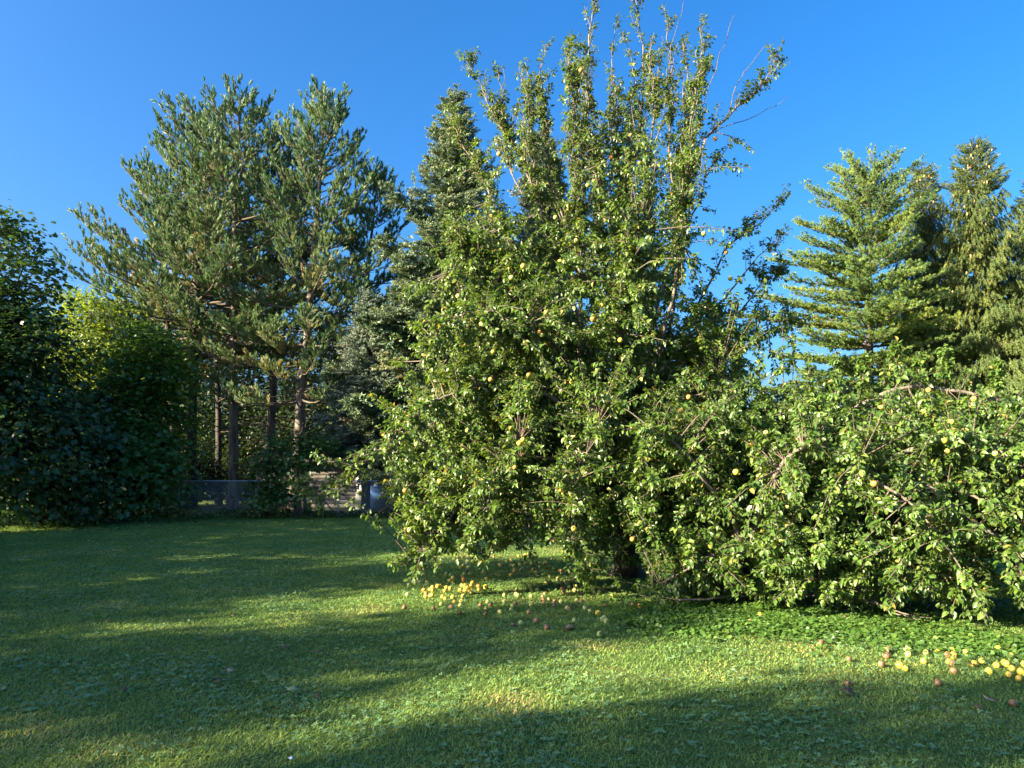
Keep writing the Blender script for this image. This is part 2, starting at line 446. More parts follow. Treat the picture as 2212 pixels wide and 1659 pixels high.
def ellipsoids_px(lst):
    """(x, y, d, rx px, ry px, rd m) -> centre, radii in metres"""
    out = []
    for x, y, d, rx, ry, rd in [q[:6] for q in lst]:
        out.append((P(x, y, d), np.array([rx * d / F, rd, ry * d / F])))
    return out

def broadleaf(name, label, base, ells, nclump, per, tmpl, size, mat, seed, bark='dark_shaded_bark', tr=0.16, layer=0.12, clump_r=0.45, group=None, floor=0.25, cat='tree', weights=None, shell=0.55):
    r = np.random.default_rng(seed)
    base = np.array([base[0], base[1], 0.0])
    root = thing(name, label, cat, base, group)
    vol = np.array([np.prod(e[1]) ** 0.75 for e in ells]); vol = vol / vol.sum()
    pick = r.choice(len(ells), nclump, p=vol)
    C = np.array([e[0] for e in ells])[pick]; S = np.array([e[1] for e in ells])[pick]
    T = C + in_ellipsoid(r, nclump, shell) * S
    T = T[T[:, 2] > floor]
    wood = Acc()
    zs = max(e[0][2] + e[1][2] * 0.7 for e in ells)
    top = max(ells, key=lambda e: e[0][2])[0]
    tp = smooth_path([base - [0, 0, 0.05], base * 0.7 + np.array([top[0], top[1], 0]) * 0.3 + [0, 0, zs * 0.3], np.array([top[0], top[1], zs * 0.7]), np.array([top[0], top[1], zs])], 16)
    rr = tr * (1 - np.linspace(0, 1, 16) * 0.9); rr[0] *= 1.35; rr[1] *= 1.1
    tubes(wood, tp, rr, 9)
    nodes = [tp[4:]]
    for e in ells:
        for _ in range(5):
            q = e[0] + in_ellipsoid(r, 1, 0.5)[0] * e[1] * 0.8
            if q[2] < floor: continue
            k = int(np.clip(q[2] * 0.55 / zs * 15, 2, 14)); a = tp[k]
            pth = smooth_path([a, a * 0.5 + q * 0.5 + [0, 0, 0.12 * np.linalg.norm(q - a)], q], 8)
            tubes(wood, pth, np.linspace(rr[k] * 0.5, 0.015, 8), 6); nodes.append(pth)
    N = np.concatenate(nodes)
    dist = ((T[:, None] - N[None]) ** 2).sum(-1); A = N[dist.argmin(1)]
    mid = (A + T) / 2 + r.normal(0, 0.08, T.shape) + [0, 0, 0.08]
    tubes(wood, np.stack([A, mid, T], 1), np.tile([0.014, 0.009, 0.004], (len(T), 1)), 3)
    wood.build('trunk', M[bark], root, True)
    m = len(T)
    off = r.normal(size=(m, per, 3)) * clump_r * np.array([1, 1, layer / clump_r])
    # layered sprays that droop away from the tree's middle
    ctr = np.average(np.array([e[0] for e in ells]), axis=0, weights=vol)
    outw = nrm((T - ctr) * [1, 1, 0.3])
    off[..., 2] -= 0.35 * (off * outw[:, None]).sum(-1)
    pos = (T[:, None] + off).reshape(-1, 3)
    o2 = np.repeat(outw, per, 0); n = len(pos)
    keep = pos[:, 2] > 0.08
    pos, o2 = pos[keep], o2[keep]; n = len(pos)
    axis = o2 * 0.6 + r.normal(0, 0.6, (n, 3)) * [1, 1, 0.5] + [0, 0, -0.35]
    hint = np.array([0, 0, 1.0]) + o2 * 0.45 + r.normal(0, 0.35, (n, 3))
    sc = size * r.uniform(0.65, 1.2, n)
    leaf = Acc()
    ct = np.repeat(r.normal(0, 0.14, m), per)[keep]
    instance(leaf, tmpl[0], tmpl[1], pos, axis, hint, sc, np.clip(0.42 + ct + r.normal(0, 0.2, n), 0, 1))
    leaf.build('crown', mat, root)
    return root

def copy_tree(o, loc, rz, sc, label, group=None):
    c = o.copy(); COL.objects.link(c)
    c.location = loc; c.rotation_euler = (0, 0, rz); c.scale = sc
    c['label'] = label
    if group: c['group'] = group
    for ch in list(o.children):
        k = ch.copy(); COL.objects.link(k); k.parent = c
    return c

MAPLE, PLAIN = tmpl_maple_leaf(), tmpl_plain_leaf()

# ------------------------------------------------------------------ fruit trees with hand-laid limbs
PEARL = [tmpl_pear_leaf(0.30, 0.12), tmpl_pear_leaf(0.45, 0.17), tmpl_pear_leaf(0.12, 0.08)]

def fruit_template(seg=12):
    prof = [(0.0, 0.80), (0.22, 0.90), (0.5, 0.93), (0.82, 0.68), (1.0, 0.22), (0.98, -0.18), (0.80, -0.58), (0.48, -0.86), (0.2, -0.93), (0.0, -0.84)]
    V = [(0, 0, prof[0][1])]
    for rr, z in prof[1:-1]:
        for k in range(seg):
            a = 2 * math.pi * k / seg
            V.append((rr * math.cos(a), rr * math.sin(a), z))
    V.append((0, 0, prof[-1][1]))
    nr = len(prof) - 2
    T = [(0, 1 + k, 1 + (k + 1) % seg) for k in range(seg)]
    Q = []
    for i in range(nr - 1):
        for k in range(seg):
            a = 1 + i * seg + k; b = 1 + i * seg + (k + 1) % seg
            Q.append((a, a + seg, b + seg, b))
    e = len(V) - 1; s0 = 1 + (nr - 1) * seg
    T += [(e, s0 + (k + 1) % seg, s0 + k) for k in range(seg)]
    return np.array(V, float), [np.array(T), np.array(Q)]
FRUIT = fruit_template()

def fruit_acc(radius, tilt=0.0):
    a = Acc(); a.add(FRUIT[0] * [radius, radius, radius * 0.95], FRUIT[1])
    tubes(a, np.array([[0, 0, radius * 0.75], [radius * 0.12, 0, radius * 1.2], [radius * 0.3, 0, radius * 1.5]]), np.array([0.0022, 0.0018, 0.0022]), 4)
    return a

def fruit_tree(name, label, base, trunk, limbs, ells, ntarget, per, leaf_mat_, seed, leaf=0.069, maxd=1.5, fruits=(), bare=(), sprouts=(), tr=0.2, limb_leaf=26.0, group=None):
    """limbs: (r0, r1, style, [(x, y, d), ...]); style u: upright, d: drooping, s: spreading, n: leafless"""
    r = np.random.default_rng(seed)
    base3 = np.array([base[0], base[1], 0.0])
    root = thing(name, label, 'pear tree', base3, group)
    tw, bw, tg, lf = Acc(), Acc(), Acc(), Acc()
    tp = smooth_path([base3 - [0, 0, 0.05]] + [P(*q) for q in trunk], 14)
    t = np.linspace(0, 1, 14)
    rad = tr * (1 - 0.35 * t) * (1 + 0.06 * np.sin(t * 19)); rad[0] *= 1.45; rad[1] *= 1.2
    tubes(tw, tp, rad, 12)
    tw.build('trunk', M['dark_shaded_bark'], root, True)  # trunk coloured darker than the limbs, standing in for shade under the crown
    nodes, ntan, nsty = [], [], []
    A, B, D = [], [], []
    for r0, r1, sty, pts in limbs:
        w = np.array([P(*q) for q in pts]); w[:, 2] = np.maximum(w[:, 2], 0.06)
        L = np.linalg.norm(np.diff(w, axis=0), axis=1).sum(); n = max(8, int(L / 0.12))
        pth = smooth_path(w, n)
        wob = np.cumsum(r.normal(0, 0.014, pth.shape), axis=0); wob -= np.linspace(0, 1, n)[:, None] * wob[-1]
        pth = pth + wob
        kk = {'u': 0.68, 'd': 0.55, 's': 0.75, 'n': 0.8}[sty]
        tubes(bw, pth, np.linspace(1, 0, n) ** 1.1 * (r0 * kk - r1 * .7) + r1 * .7, 7)
        if sty == 'n': continue
        tan = nrm(np.gradient(pth, axis=0))
        fr = np.linspace(0, 1, n)
        st = 0.35 if r0 > 0.035 else 0.12
        k = fr > st
        nodes.append(pth[k]); ntan.append(tan[k]); nsty += [sty] * int(k.sum())
        # side shoots along the limb
        ns = int(L * {'u': 7, 'd': 13, 's': 11}[sty])
        ti = (st * 0.9 + (1 - st * 0.9) * r.random(ns)); ii = np.clip((ti * (n - 1)).astype(int), 0, n - 1)
        a = pth[ii]; tn = tan[ii]; q = r.normal(size=(ns, 3)); q -= tn * (q * tn).sum(1, keepdims=True); q = nrm(q)
        ln = r.uniform(0.10, 0.48, ns) * (1.1 - 0.2 * ti)
        if sty == 'u': dv = tn * 0.8 + q * 0.55 + [0, 0, 0.45]
        elif sty == 'd': dv = tn * 0.6 + q * 0.8 + [0, 0, -0.35]
        else: dv = tn * 0.4 + q * 0.8 + [0, 0, 0.45]
        b = a + nrm(dv) * ln[:, None]
        A.append(a); B.append(b)
        # the tip itself as a shoot
        A.append(pth[-3:-2]); B.append(pth[-1:] + tan[-1:] * 0.05)
    N = np.concatenate(nodes); NT = np.concatenate(ntan)
    up = np.array([q in 'us' for q in nsty]) if any(q == 'u' for q in nsty) else np.zeros(len(N), bool)
    if up.any():
        cand = np.flatnonzero(up & (N[:, 2] > 3.0) & (N[:, 2] < 7.3) & (N[:, 0] > -0.75) & (N[:, 0] < 2.9))
        for i in r.choice(cand, 330):
            a = N[i]; h = r.uniform(0.4, 1.25) * (0.62 if a[0] < 0.3 else 1.0); o_ = (a - base3) * [1, 1, 0]
            d_ = nrm(o_ * 0.10 + r.normal(0, 0.22, 3) * [1, 1, 0] + [0, 0, 1.0] + NT[i] * 0.35)
            w = smooth_path([a, a + d_ * h * 0.35 + r.normal(0, 0.04, 3), a + d_ * h * 0.7 + r.normal(0, 0.04, 3), a + d_ * h], 12)
            tubes(bw, w, np.linspace(0.011, 0.003, 12), 5)
            m = int(17 * h) + 1; ii = (2 + 10 * r.random(m) ** 1.25).astype(int); q = nrm(r.normal(size=(m, 3)) * [1, 1, 0.3])
            A.append(w[ii]); B.append(w[ii] + q * r.uniform(0.04, 0.14, (m, 1)) + [0, 0, 0.07])
    E = ellipsoids_px(ells)
    vol = np.array([np.prod(e[1]) ** 0.8 for e in E]); vol /= vol.sum()
    vol = vol * np.array([q[6] if len(q) > 6 else 1.0 for q in ells]); vol /= vol.sum()
    pick = r.choice(len(E), ntarget, p=vol)
    fz = r.random((ntarget, 1)) < 0.5
    T = np.array([e[0] for e in E])[pick] + np.where(fz, r.normal(0, 0.56, (ntarget, 3)), in_ellipsoid(r, ntarget, 0.3)) * np.array([e[1] for e in E])[pick]
    T = T[T[:, 2] > 0.10]
    near = np.empty(len(T), int); dmin = np.empty(len(T))
    for s in range(0, len(T), 400):
        dd = ((T[s:s + 400, None] - N[None]) ** 2).sum(-1); near[s:s + 400] = dd.argmin(1); dmin[s:s + 400] = np.sqrt(dd.min(1))
    k = dmin < maxd
    A.append(N[near[k]]); B.append(T[k])
    for pts in sprouts:
        w = smooth_path([P(*q) for q in pts], 14)
        tubes(bw, w, np.linspace(0.010, 0.003, 14), 5)
        m = 30; ii = r.integers(1, 14, m); q = nrm(r.normal(size=(m, 3)) * [1, 1, 0.3])
        A.append(w[ii]); B.append(w[ii] + q * 0.06 + [0, 0, 0.07])
    A, B = np.concatenate(A), np.concatenate(B)
    L = np.linalg.norm(B - A, axis=1)
    mid = (A + B) / 2 + r.normal(0, 0.06, A.shape) * L[:, None] + np.array([0, 0, 0.10]) * L[:, None]
    PT = np.stack([A, (A + 2 * mid + 0) / 3 * 0 + 0.25 * A + 0.5 * mid + 0.25 * (A + B) / 2, mid * 0.5 + (A + B) * 0.25, 0.25 * B + 0.5 * mid + 0.25 * (A + B) / 2, B], 1)
    rr = np.clip(0.004 + 0.006 * L, 0.004, 0.011)
    tubes(tg, PT, rr[:, None] * np.linspace(1, 0.4, 5)[None], 4)
    for pts in bare:
        w = smooth_path([P(*q) for q in pts], 16); w += np.cumsum(r.normal(0, 0.016, w.shape), axis=0)
        tubes(tg, w, np.linspace(0.009, 0.003, 16), 4)
    # leaves
    hi_ = np.clip((A[:, 2] - 4.0) / 2.5, 0, 1); cnt = np.clip(r.poisson(per * np.clip(L / 0.45, 0.30, 1.6) * (1 - 0.25 * hi_)), 3, 90)
    idx = np.repeat(np.arange(len(A)), cnt); n = len(idx)
    lo = np.where(L > 0.5, 0.35, 0.1)[idx]; ti = lo + (1.02 - lo) * r.random(n) ** 0.8
    f = np.clip(ti, 0, 0.999) * 4; i0 = f.astype(int); fr = (f - i0)[:, None]
    pos = PT[idx, i0] * (1 - fr) + PT[idx, i0 + 1] * fr
    tan = nrm(PT[idx, i0 + 1] - PT[idx, i0])
    q = r.normal(size=(n, 3)); q -= tan * (q * tan).sum(1, keepdims=True); q = nrm(q)
    pos = pos + q * 0.02
    axis = tan * 0.45 + q * 0.85 + np.array([0, 0, -0.30]) + r.normal(0, 0.15, (n, 3))
    hint = np.array([0, 0, 1.0]) + tan * 0.3 + r.normal(0, 0.5, (n, 3))
    keep = pos[:, 2] > 0.03
    pos, axis, hint, idx2 = pos[keep], axis[keep], hint[keep], idx[keep]; n = len(pos)
    tw_t = r.normal(0, 0.13, len(A))
    tint = np.clip(0.42 + tw_t[idx2] + r.normal(0, 0.18, n), 0, 0.97)
    yl = r.random(n) < 0.014; tint[yl] = 1.0
    sc = leaf * r.uniform(0.5, 1.2, n) * (1 - 0.18 * np.clip((pos[:, 2] - 4.0) / 2, 0, 1))
    which = r.integers(0, 3, n)
    for v in range(3):
        s = which == v
        instance(lf, PEARL[v][0], PEARL[v][1], pos[s], axis[s], hint[s], sc[s], tint[s])
    bw.build('limbs', M['pear_bark'], root, True)
    tg.build('twigs', M['twig_bark'], root, True)
    lf.build('crown', leaf_mat_, root)
    # hanging fruit
    for i, (x, y, d, mk) in enumerate(fruits):
        p = P(x, y, d - 0.30)
        o = bpy.data.objects.new('pear', FRUIT_MESH[mk])
        COL.objects.link(o); o.parent = root
        o.location = p - base3
        s = r.uniform(0.9, 1.2); o.scale = (s, s, s)
        o.rotation_euler = (r.normal(0, 0.2), r.normal(0, 0.2), r.uniform(0, 6))
    print(name, 'leaves', n, 'twigs', len(A))
    return root

FRUIT_MESH = {}
for mk in ('pear_yellow', 'pear_green', 'pear_orange', 'pear_brown'):
    o = fruit_acc(0.031).build('pear', M[mk], None, True)
    FRUIT_MESH[mk] = o.data
    bpy.data.objects.remove(o)

# ---- the tall pear tree in the middle
TB = G(1355, 1245)
tall_limbs = [
 (0.075, 0.010, 'u', [(1338,1000,11.5),(1345,800,11.4),(1342,620,11.4),(1355,480,11.4),(1365,350,11.4),(1380,150,11.4),(1370,-40,11.4)]),
 (0.060, 0.009, 'u', [(1335,1000,11.5),(1315,800,11.8),(1310,640,11.9),(1290,430,12.0),(1262,250,12.0),(1282,60,12.1),(1294,-30,12.1)]),
 (0.055, 0.008, 'u', [(1333,980,11.5),(1262,820,11.2),(1250,620,11.0),(1252,460,11.0),(1245,330,11.0),(1232,200,11.0),(1228,95,11.0)]),
 (0.055, 0.008, 'u', [(1345,980,11.5),(1400,800,11.8),(1440,640,12.0),(1450,480,12.1),(1440,300,12.1),(1445,180,12.2),(1445,40,12.2)]),
 (0.050, 0.008, 'u', [(1350,960,11.5),(1420,760,11.2),(1470,560,11.0),(1480,400,11.0),(1495,250,11.0),(1515,130,11.0),(1512,60,11.0)]),
 (0.055, 0.006, 'u', [(1360,920,11.5),(1430,600,11.6),(1500,360,11.5),(1570,262,11.5),(1640,190,11.5),(1682,128,11.5)]),
 (0.040, 0.006, 'u', [(1375,860,11.5),(1480,700,11.8),(1560,540,11.9),(1640,480,12.0),(1690,430,12.0)]),
 (0.035, 0.006, 'u', [(1480,700,11.8),(1560,640,12.0),(1630,560,12.1),(1690,520,12.2)]),
 (0.055, 0.008, 'u', [(1330,970,11.5),(1250,850,11.3),(1180,720,11.2),(1110,560,11.2),(1050,420,11.1),(1000,320,11.1),(978,265,11.1)]),
 (0.045, 0.005, 'u', [(1320,920,11.5),(1240,650,11.8),(1190,480,11.9),(1130,330,12.0),(1075,250,12.0),(1030,170,12.0),(1010,125,12.0)]),
 (0.035, 0.006, 'u', [(1262,640,11.9),(1215,450,12.2),(1175,300,12.2),(1160,200,12.2),(1178,98,12.2)]),
 (0.030, 0.005, 'u', [(1210,600,11.6),(1170,450,11.3),(1150,330,11.2),(1145,190,11.2)]),
 (0.035, 0.006, 'u', [(1350,560,11.4),(1400,400,11.3),(1415,280,11.2),(1405,170,11.2),(1410,80,11.2)]),
 (0.030, 0.006, 'u', [(1310,560,11.9),(1320,400,12.1),(1325,260,12.2),(1320,130,12.2),(1335,40,12.2)]),
 (0.030, 0.005, 'u', [(1440,600,12.0),(1500,450,12.2),(1540,350,12.3),(1580,360,12.3)]),
 (0.030, 0.006, 'u', [(1450,450,12.1),(1480,300,12.2),(1480,180,12.2),(1475,90,12.2)]),
 (0.020, 0.004, 'u', [(1130,420,12.0),(1085,330,12.1),(1080,230,12.1),(1075,150,12.1)]),
 (0.045, 0.008, 'u', [(1340,960,11.5),(1300,800,12.6),(1280,620,12.9),(1290,450,12.9),(1285,330,12.9)]),
 (0.045, 0.008, 'u', [(1345,960,11.5),(1390,780,12.6),(1410,600,13.0),(1400,440,13.0)]),
 (0.045, 0.008, 'u', [(1345,980,11.5),(1350,820,10.6),(1370,640,10.3),(1385,500,10.3)]),
 # drooping limbs
 (0.060, 0.006, 'd', [(1338,1030,11.5),(1250,900,10.8),(1130,840,10.3),(1000,850,10.2),(910,900,10.2),(830,965,10.3),(740,1020,10.4),(640,1060,10.5)]),
 (0.055, 0.006, 'd', [(1335,990,11.5),(1200,850,12.3),(1060,800,12.6),(960,830,12.7),(895,910,12.7),(850,980,12.7)]),
 (0.060, 0.006, 'd', [(1340,1050,11.5),(1230,1000,10.6),(1120,1000,10.1),(1020,1060,9.9),(950,1150,9.8),(885,1225,9.7)]),
 (0.050, 0.004, 'd', [(1340,1050,11.5),(1180,960,11.2),(1040,950,11.0),(930,1000,10.9),(860,1070,10.9)]),
 (0.014, 0.004, 'n', [(905,1030,10.9),(850,1085,10.9),(795,1145,11.0),(766,1205,11.0)]),
 (0.045, 0.005, 'd', [(1330,1010,11.5),(1200,920,10.3),(1130,960,9.8),(1080,1050,9.6),(1050,1140,9.5),(1030,1195,9.5)]),
 (0.045, 0.005, 'd', [(1345,1030,11.5),(1330,920,10.6),(1290,900,10.0),(1250,1000,9.6),(1230,1100,9.4),(1235,1180,9.4)]),
 (0.045, 0.005, 'd', [(1350,1040,11.5),(1380,930,10.5),(1400,950,9.9),(1400,1050,9.6),(1385,1120,9.5)]),
 (0.045, 0.006, 'd', [(1330,950,11.5),(1200,740,10.6),(1080,680,10.2),(985,690,10.0),(910,780,10.0)]),
 (0.045, 0.006, 'd', [(1330,920,11.5),(1240,700,12.6),(1100,640,13.0),(1000,710,13.0),(950,800,13.0)]),
 (0.040, 0.006, 's', [(1335,920,11.5),(1150,660,11.0),(1040,570,10.8),(965,590,10.8)]),
 (0.040, 0.006, 's', [(1300,820,11.6),(1130,700,12.2),(1020,600,12.3),(985,520,12.3)]),
 (0.040, 0.006, 'd', [(1340,1000,11.5),(1150,880,11.8),(1010,880,11.8),(900,960,11.7),(860,1060,11.6)]),
 (0.040, 0.006, 'd', [(1345,1060,11.5),(1290,1010,10.6),(1200,1040,10.1),(1150,1120,9.9),(1120,1170,9.9)]),
 (0.040, 0.006, 'd', [(1350,1060,11.5),(1320,1050,12.6),(1230,1020,13.1),(1130,1060,13.3),(1090,1120,13.3)]),
 (0.045, 0.006, 's', [(1360,970,11.5),(1450,840,11.6),(1520,770,11.7),(1600,740,11.8),(1670,710,11.9),(1725,690,11.9)]),
 (0.045, 0.006, 's', [(1350,1010,11.5),(1440,880,11.0),(1490,835,10.7),(1550,810,10.5)]),
 (0.040, 0.006, 's', [(1360,990,11.5),(1480,800,12.5),(1570,700,12.8),(1640,620,12.9),(1690,580,12.9)]),
 (0.040, 0.006, 'd', [(1360,1030,11.5),(1440,980,10.3),(1500,1010,9.9),(1530,1080,9.8)]),
 (0.040, 0.006, 'd', [(1352,1080,11.5),(1320,1080,10.4),(1290,1130,9.9),(1265,1190,9.7),(1260,1240,9.6)]),
 (0.035, 0.006, 'd', [(1355,1100,11.5),(1400,1090,10.6),(1420,1130,10.2),(1440,1190,10.1)]),
]
tall_ells = [(1195,900,11.3,275,230,2.0),(1150,1040,10.7,220,120,1.5),(1270,680,11.4,280,230,1.7,0.6),(1320,430,11.6,190,170,1.2,0.55),(1030,790,11.0,110,210,1.1),
             (945,1060,10.4,95,120,0.9),(1470,830,11.7,150,190,1.3),(1440,1010,10.5,160,120,1.1),(1090,600,11.5,130,170,1.2),(1250,1060,10.2,130,120,1.0),(1570,720,12.0,60,70,0.6),(925,1140,10.0,70,60,0.5),(1045,1150,9.6,60,50,0.5),(1270,1190,9.6,55,55,0.4),(1410,1190,10.2,60,60,0.5),(1330,1150,9.9,60,60,0.5)]
tall_fruit = [(1255,152,11.0,'o'),(1362,292,11.3,'o'),(1320,340,11.3,'o'),(1382,352,11.4,'y'),(1078,333,11.0,'o'),(1283,392,10.9,'y'),(1287,400,10.8,'y'),(1270,400,10.9,'y'),
 (1545,300,11.4,'o'),(1300,660,10.2,'y'),(1280,690,10.2,'o'),(1165,718,10.1,'o'),(1135,740,10.1,'y'),(1170,724,10.1,'g'),(1130,950,9.6,'y'),(1122,958,9.6,'y'),(1112,1010,9.6,'o'),(1180,675,10.1,'y'),
 (1245,520,10.8,'g'),(1210,565,10.8,'y'),(1130,575,10.6,'y'),(1105,600,10.6,'g'),(1520,505,11.2,'y'),(1578,602,11.4,'y'),(1568,545,11.3,'o'),(1290,800,10.2,'g'),(1142,810,10.0,'o'),(1235,825,10.2,'y'),
 (1428,710,11.0,'o'),(1505,730,11.3,'y'),(1240,1142,9.3,'y'),(1380,1105,9.5,'y'),(1366,1165,9.6,'o'),(885,1145,9.8,'g'),(1405,990,9.8,'y'),(1395,985,9.8,'y'),(905,1120,9.9,'g'),(1500,890,10.4,'y'),
 (875,1060,10.0,'o'),(900,960,10.2,'g'),(950,1040,9.9,'y'),(1010,930,10.1,'g'),(1060,820,10.1,'o'),(1065,760,10.1,'y'),(1040,700,10.1,'y'),(990,640,10.1,'g'),(1340,735,10.3,'y'),(1200,470,11.2,'g')]
FM = {'y': 'pear_yellow', 'g': 'pear_green', 'o': 'pear_orange', 'b': 'pear_brown'}
fruit_tree('pear_tree', 'tall upright pear tree with drooping lower limbs and yellow pears rising past the sky', TB,
           [(1352,1180,11.45),(1346,1090,11.5),(1338,980,11.5)], tall_limbs, tall_ells, 4300, 36, M['pear_leaf'], 5,
           fruits=[(x, y, d, FM[c]) for x, y, d, c in tall_fruit],
           bare=[[(1490,330,11.5),(1530,180,11.5),(1560,90,11.5),(1585,28,11.5)],[(1560,265,11.5),(1600,170,11.6),(1650,95,11.6)],[(1480,320,11.5),(1560,275,11.4),(1640,250,11.4),(1705,205,11.4)],
                 [(1440,200,12.2),(1460,90,12.2),(1482,-5,12.2)],[(1085,330,12.1),(1088,260,12.1),(1078,170,12.1)]], tr=0.21)

# ---- the low spreading pear tree beside it
SB = G(1625, 1292)
low_limbs = [
 (0.120, 0.070, 's', [(1622,1215,9.65),(1560,1190,10.1),(1480,1185,10.7),(1412,1205,11.0)]),
 (0.095, 0.020, 's', [(1480,1190,10.7),(1515,1145,10.6),(1560,1100,10.4),(1625,1048,10.3),(1700,980,10.2),(1771,915,10.2),(1833,882,10.1),(1950,835,10.0),(2080,840,9.8),(2200,870,9.6),(2300,920,9.5)]),
 (0.060, 0.012, 's', [(1600,1068,10.3),(1680,1030,10.4),(1760,990,10.5),(1850,950,10.5),(1960,915,10.5),(2080,920,10.4)]),
 (0.040, 0.010, 's', [(1771,915,10.2),(1795,870,10.3),(1850,835,10.4),(1920,815,10.5),(2000,830,10.5)]),
 (0.070, 0.010, 's', [(1622,1205,9.65),(1720,1120,9.2),(1850,1060,8.8),(1990,1040,8.4),(2120,1080,8.0),(2230,1150,7.8)]),
 (0.060, 0.008, 's', [(1622,1225,9.6),(1750,1180,9.0),(1880,1190,8.5),(2000,1230,8.1),(2110,1275,7.9)]),
 (0.020, 0.005, 'n', [(1625,1275,9.55),(1720,1290,9.1),(1850,1292,8.7),(1930,1325,8.3),(1985,1350,8.1)]),
 (0.030, 0.006, 'n', [(1625,1280,9.55),(1575,1312,9.2),(1479,1322,8.95),(1383,1286,9.5)]),
 (0.026, 0.006, 'n', [(1560,1275,9.7),(1700,1282,9.2),(1900,1283,8.8),(2080,1290,8.6)]),
 (0.030, 0.006, 'n', [(1640,1265,9.5),(1760,1250,9.0),(1900,1310,8.4),(2010,1335,8.1)]),
 (0.060, 0.010, 's', [(1620,1200,9.65),(1650,1080,9.0),(1700,1000,8.6),(1770,970,8.4),(1860,990,8.1)]),
 (0.055, 0.010, 's', [(1618,1200,9.65),(1560,1090,9.2),(1500,1000,9.0),(1450,940,9.0),(1400,920,9.0)]),
 (0.055, 0.010, 's', [(1620,1190,9.7),(1640,1000,10.2),(1600,900,10.3),(1550,850,10.3),(1480,860,10.3)]),
 (0.050, 0.010, 's', [(1900,860,10.05),(2000,930,9.2),(2130,970,8.5),(2240,1030,8.1)]),
 (0.050, 0.010, 's', [(1771,915,10.2),(1900,880,10.9),(2050,890,11.3),(2230,930,11.4),(2400,1000,11.2)]),
 (0.045, 0.008, 's', [(1720,1120,9.2),(1780,1060,8.7),(1880,1030,8.3),(1960,1080,7.9),(2030,1160,7.7)]),
 (0.045, 0.008, 's', [(1850,1060,8.8),(1960,980,8.6),(2080,950,8.4),(2200,1000,8.0),(2330,1080,7.8)]),
 (0.045, 0.008, 's', [(1990,1040,8.4),(2100,1130,7.9),(2180,1210,7.7),(2240,1290,7.6)]),
 (0.040, 0.008, 's', [(1620,1220,9.6),(1560,1200,9.1),(1480,1230,9.0),(1410,1270,9.2)]),
 (0.040, 0.008, 's', [(1480,1190,10.7),(1470,1100,10.3),(1440,1020,10.1),(1430,960,10.0)]),
 (0.040, 0.008, 's', [(1622,1215,9.6),(1700,1200,9.0),(1760,1230,8.6),(1800,1270,8.5)]),
 (0.050, 0.010, 's', [(2200,870,9.6),(2330,950,9.2),(2450,1050,9.0),(2520,1150,8.9)]),
]
low_ells = [(1690,1075,9.7,230,155,1.4),(1940,1065,9.2,260,150,1.5),(2180,1085,8.9,190,160,1.4),(1500,965,9.9,160,110,1.0),(1480,1110,9.9,110,80,0.8),
            (1850,1190,8.7,270,80,0.7),(2110,1210,8.1,130,80,0.6),(1960,925,10.0,250,55,1.2),(2390,1090,9.0,170,150,1.5),(1700,905,10.3,120,70,0.9),(1550,1230,9.3,120,50,0.5),(1720,1215,9.0,130,60,0.5),(1930,1240,8.5,180,50,0.5),(1480,1200,10.0,90,70,0.6),(1800,1285,8.65,200,38,0.4),(2040,1290,8.1,130,40,0.4),(1500,1268,9.35,90,36,0.35)]
low_fruit = [(1488,858,9.9,'o'),(1470,888,9.9,'o'),(1472,910,9.9,'o'),(1498,898,9.9,'o'),(1525,925,9.9,'o'),(1735,892,9.4,'o'),(1731,912,9.4,'y'),(2104,862,9.1,'y'),(2006,843,9.4,'o'),(2055,912,8.7,'y'),(2040,952,8.3,'y'),
 (2046,975,8.2,'y'),(1622,962,9.2,'o'),(1590,1020,9.2,'y'),(1888,1045,8.1,'o'),(2085,1265,7.7,'y'),(1655,935,9.5,'g'),(2150,980,8.1,'g'),(1700,1095,8.8,'g'),(1905,880,9.8,'o')]
fruit_tree('pear_tree', 'low spreading pear tree with sprawling limbs resting over ivy and clover', SB,
           [(1624,1245,9.6),(1621,1195,9.65)], low_limbs, low_ells, 5000, 37, M['pear_leaf2'], 9, leaf=0.070, fruits=[(x, y, d, FM[c]) for x, y, d, c in low_fruit],
           sprouts=[[(1690,960,10.3),(1692,840,10.3),(1690,690,10.3)],[(1640,900,10.3),(1640,800,10.3),(1636,720,10.3)],[(1803,880,10.2),(1806,800,10.2),(1804,735,10.2)],[(1905,840,10.1),(1925,790,10.1),(1938,752,10.1)],
                    [(1745,920,10.2),(1748,840,10.2),(1746,775,10.2)],[(1600,890,10.3),(1598,800,10.4),(1600,735,10.4)],[(2040,830,9.9),(2045,790,9.9),(2043,762,9.9)],[(1860,850,10.2),(1866,800,10.2),(1870,775,10.2)],
                    [(1980,835,10),(1985,800,10),(1988,775,10)],[(2150,850,9.7),(2152,825,9.7),(2155,790,9.7)],[(1715,940,10.2),(1712,830,10.3),(1718,740,10.3)]], tr=0.15)

# ------------------------------------------------------------------ conifers
PINE_T = [tmpl_tuft(s, 26, 0.62, 0.62, 0.085, 0.55) for s in (1, 2, 3)]
WPINE_T = [tmpl_tuft(s, 26, 1.15, 0.62, 0.085, 0.45) for s in (4, 5, 6)]
SPRAY_T = [tmpl_spray(s) for s in (1, 2, 3)]
HANG_T = [tmpl_spray(s, 5, 0.0, 0.11, 0.065, 0.28) for s in (5, 6, 7)]

def scatter(acc, tm, r, pos, axis, hint, sc, tint):
    wch = r.integers(0, len(tm), len(pos))
    for v in range(len(tm)):
        s = wch == v
        instance(acc, tm[v][0], tm[v][1], pos[s], axis[s], hint[s], sc[s], tint[s])

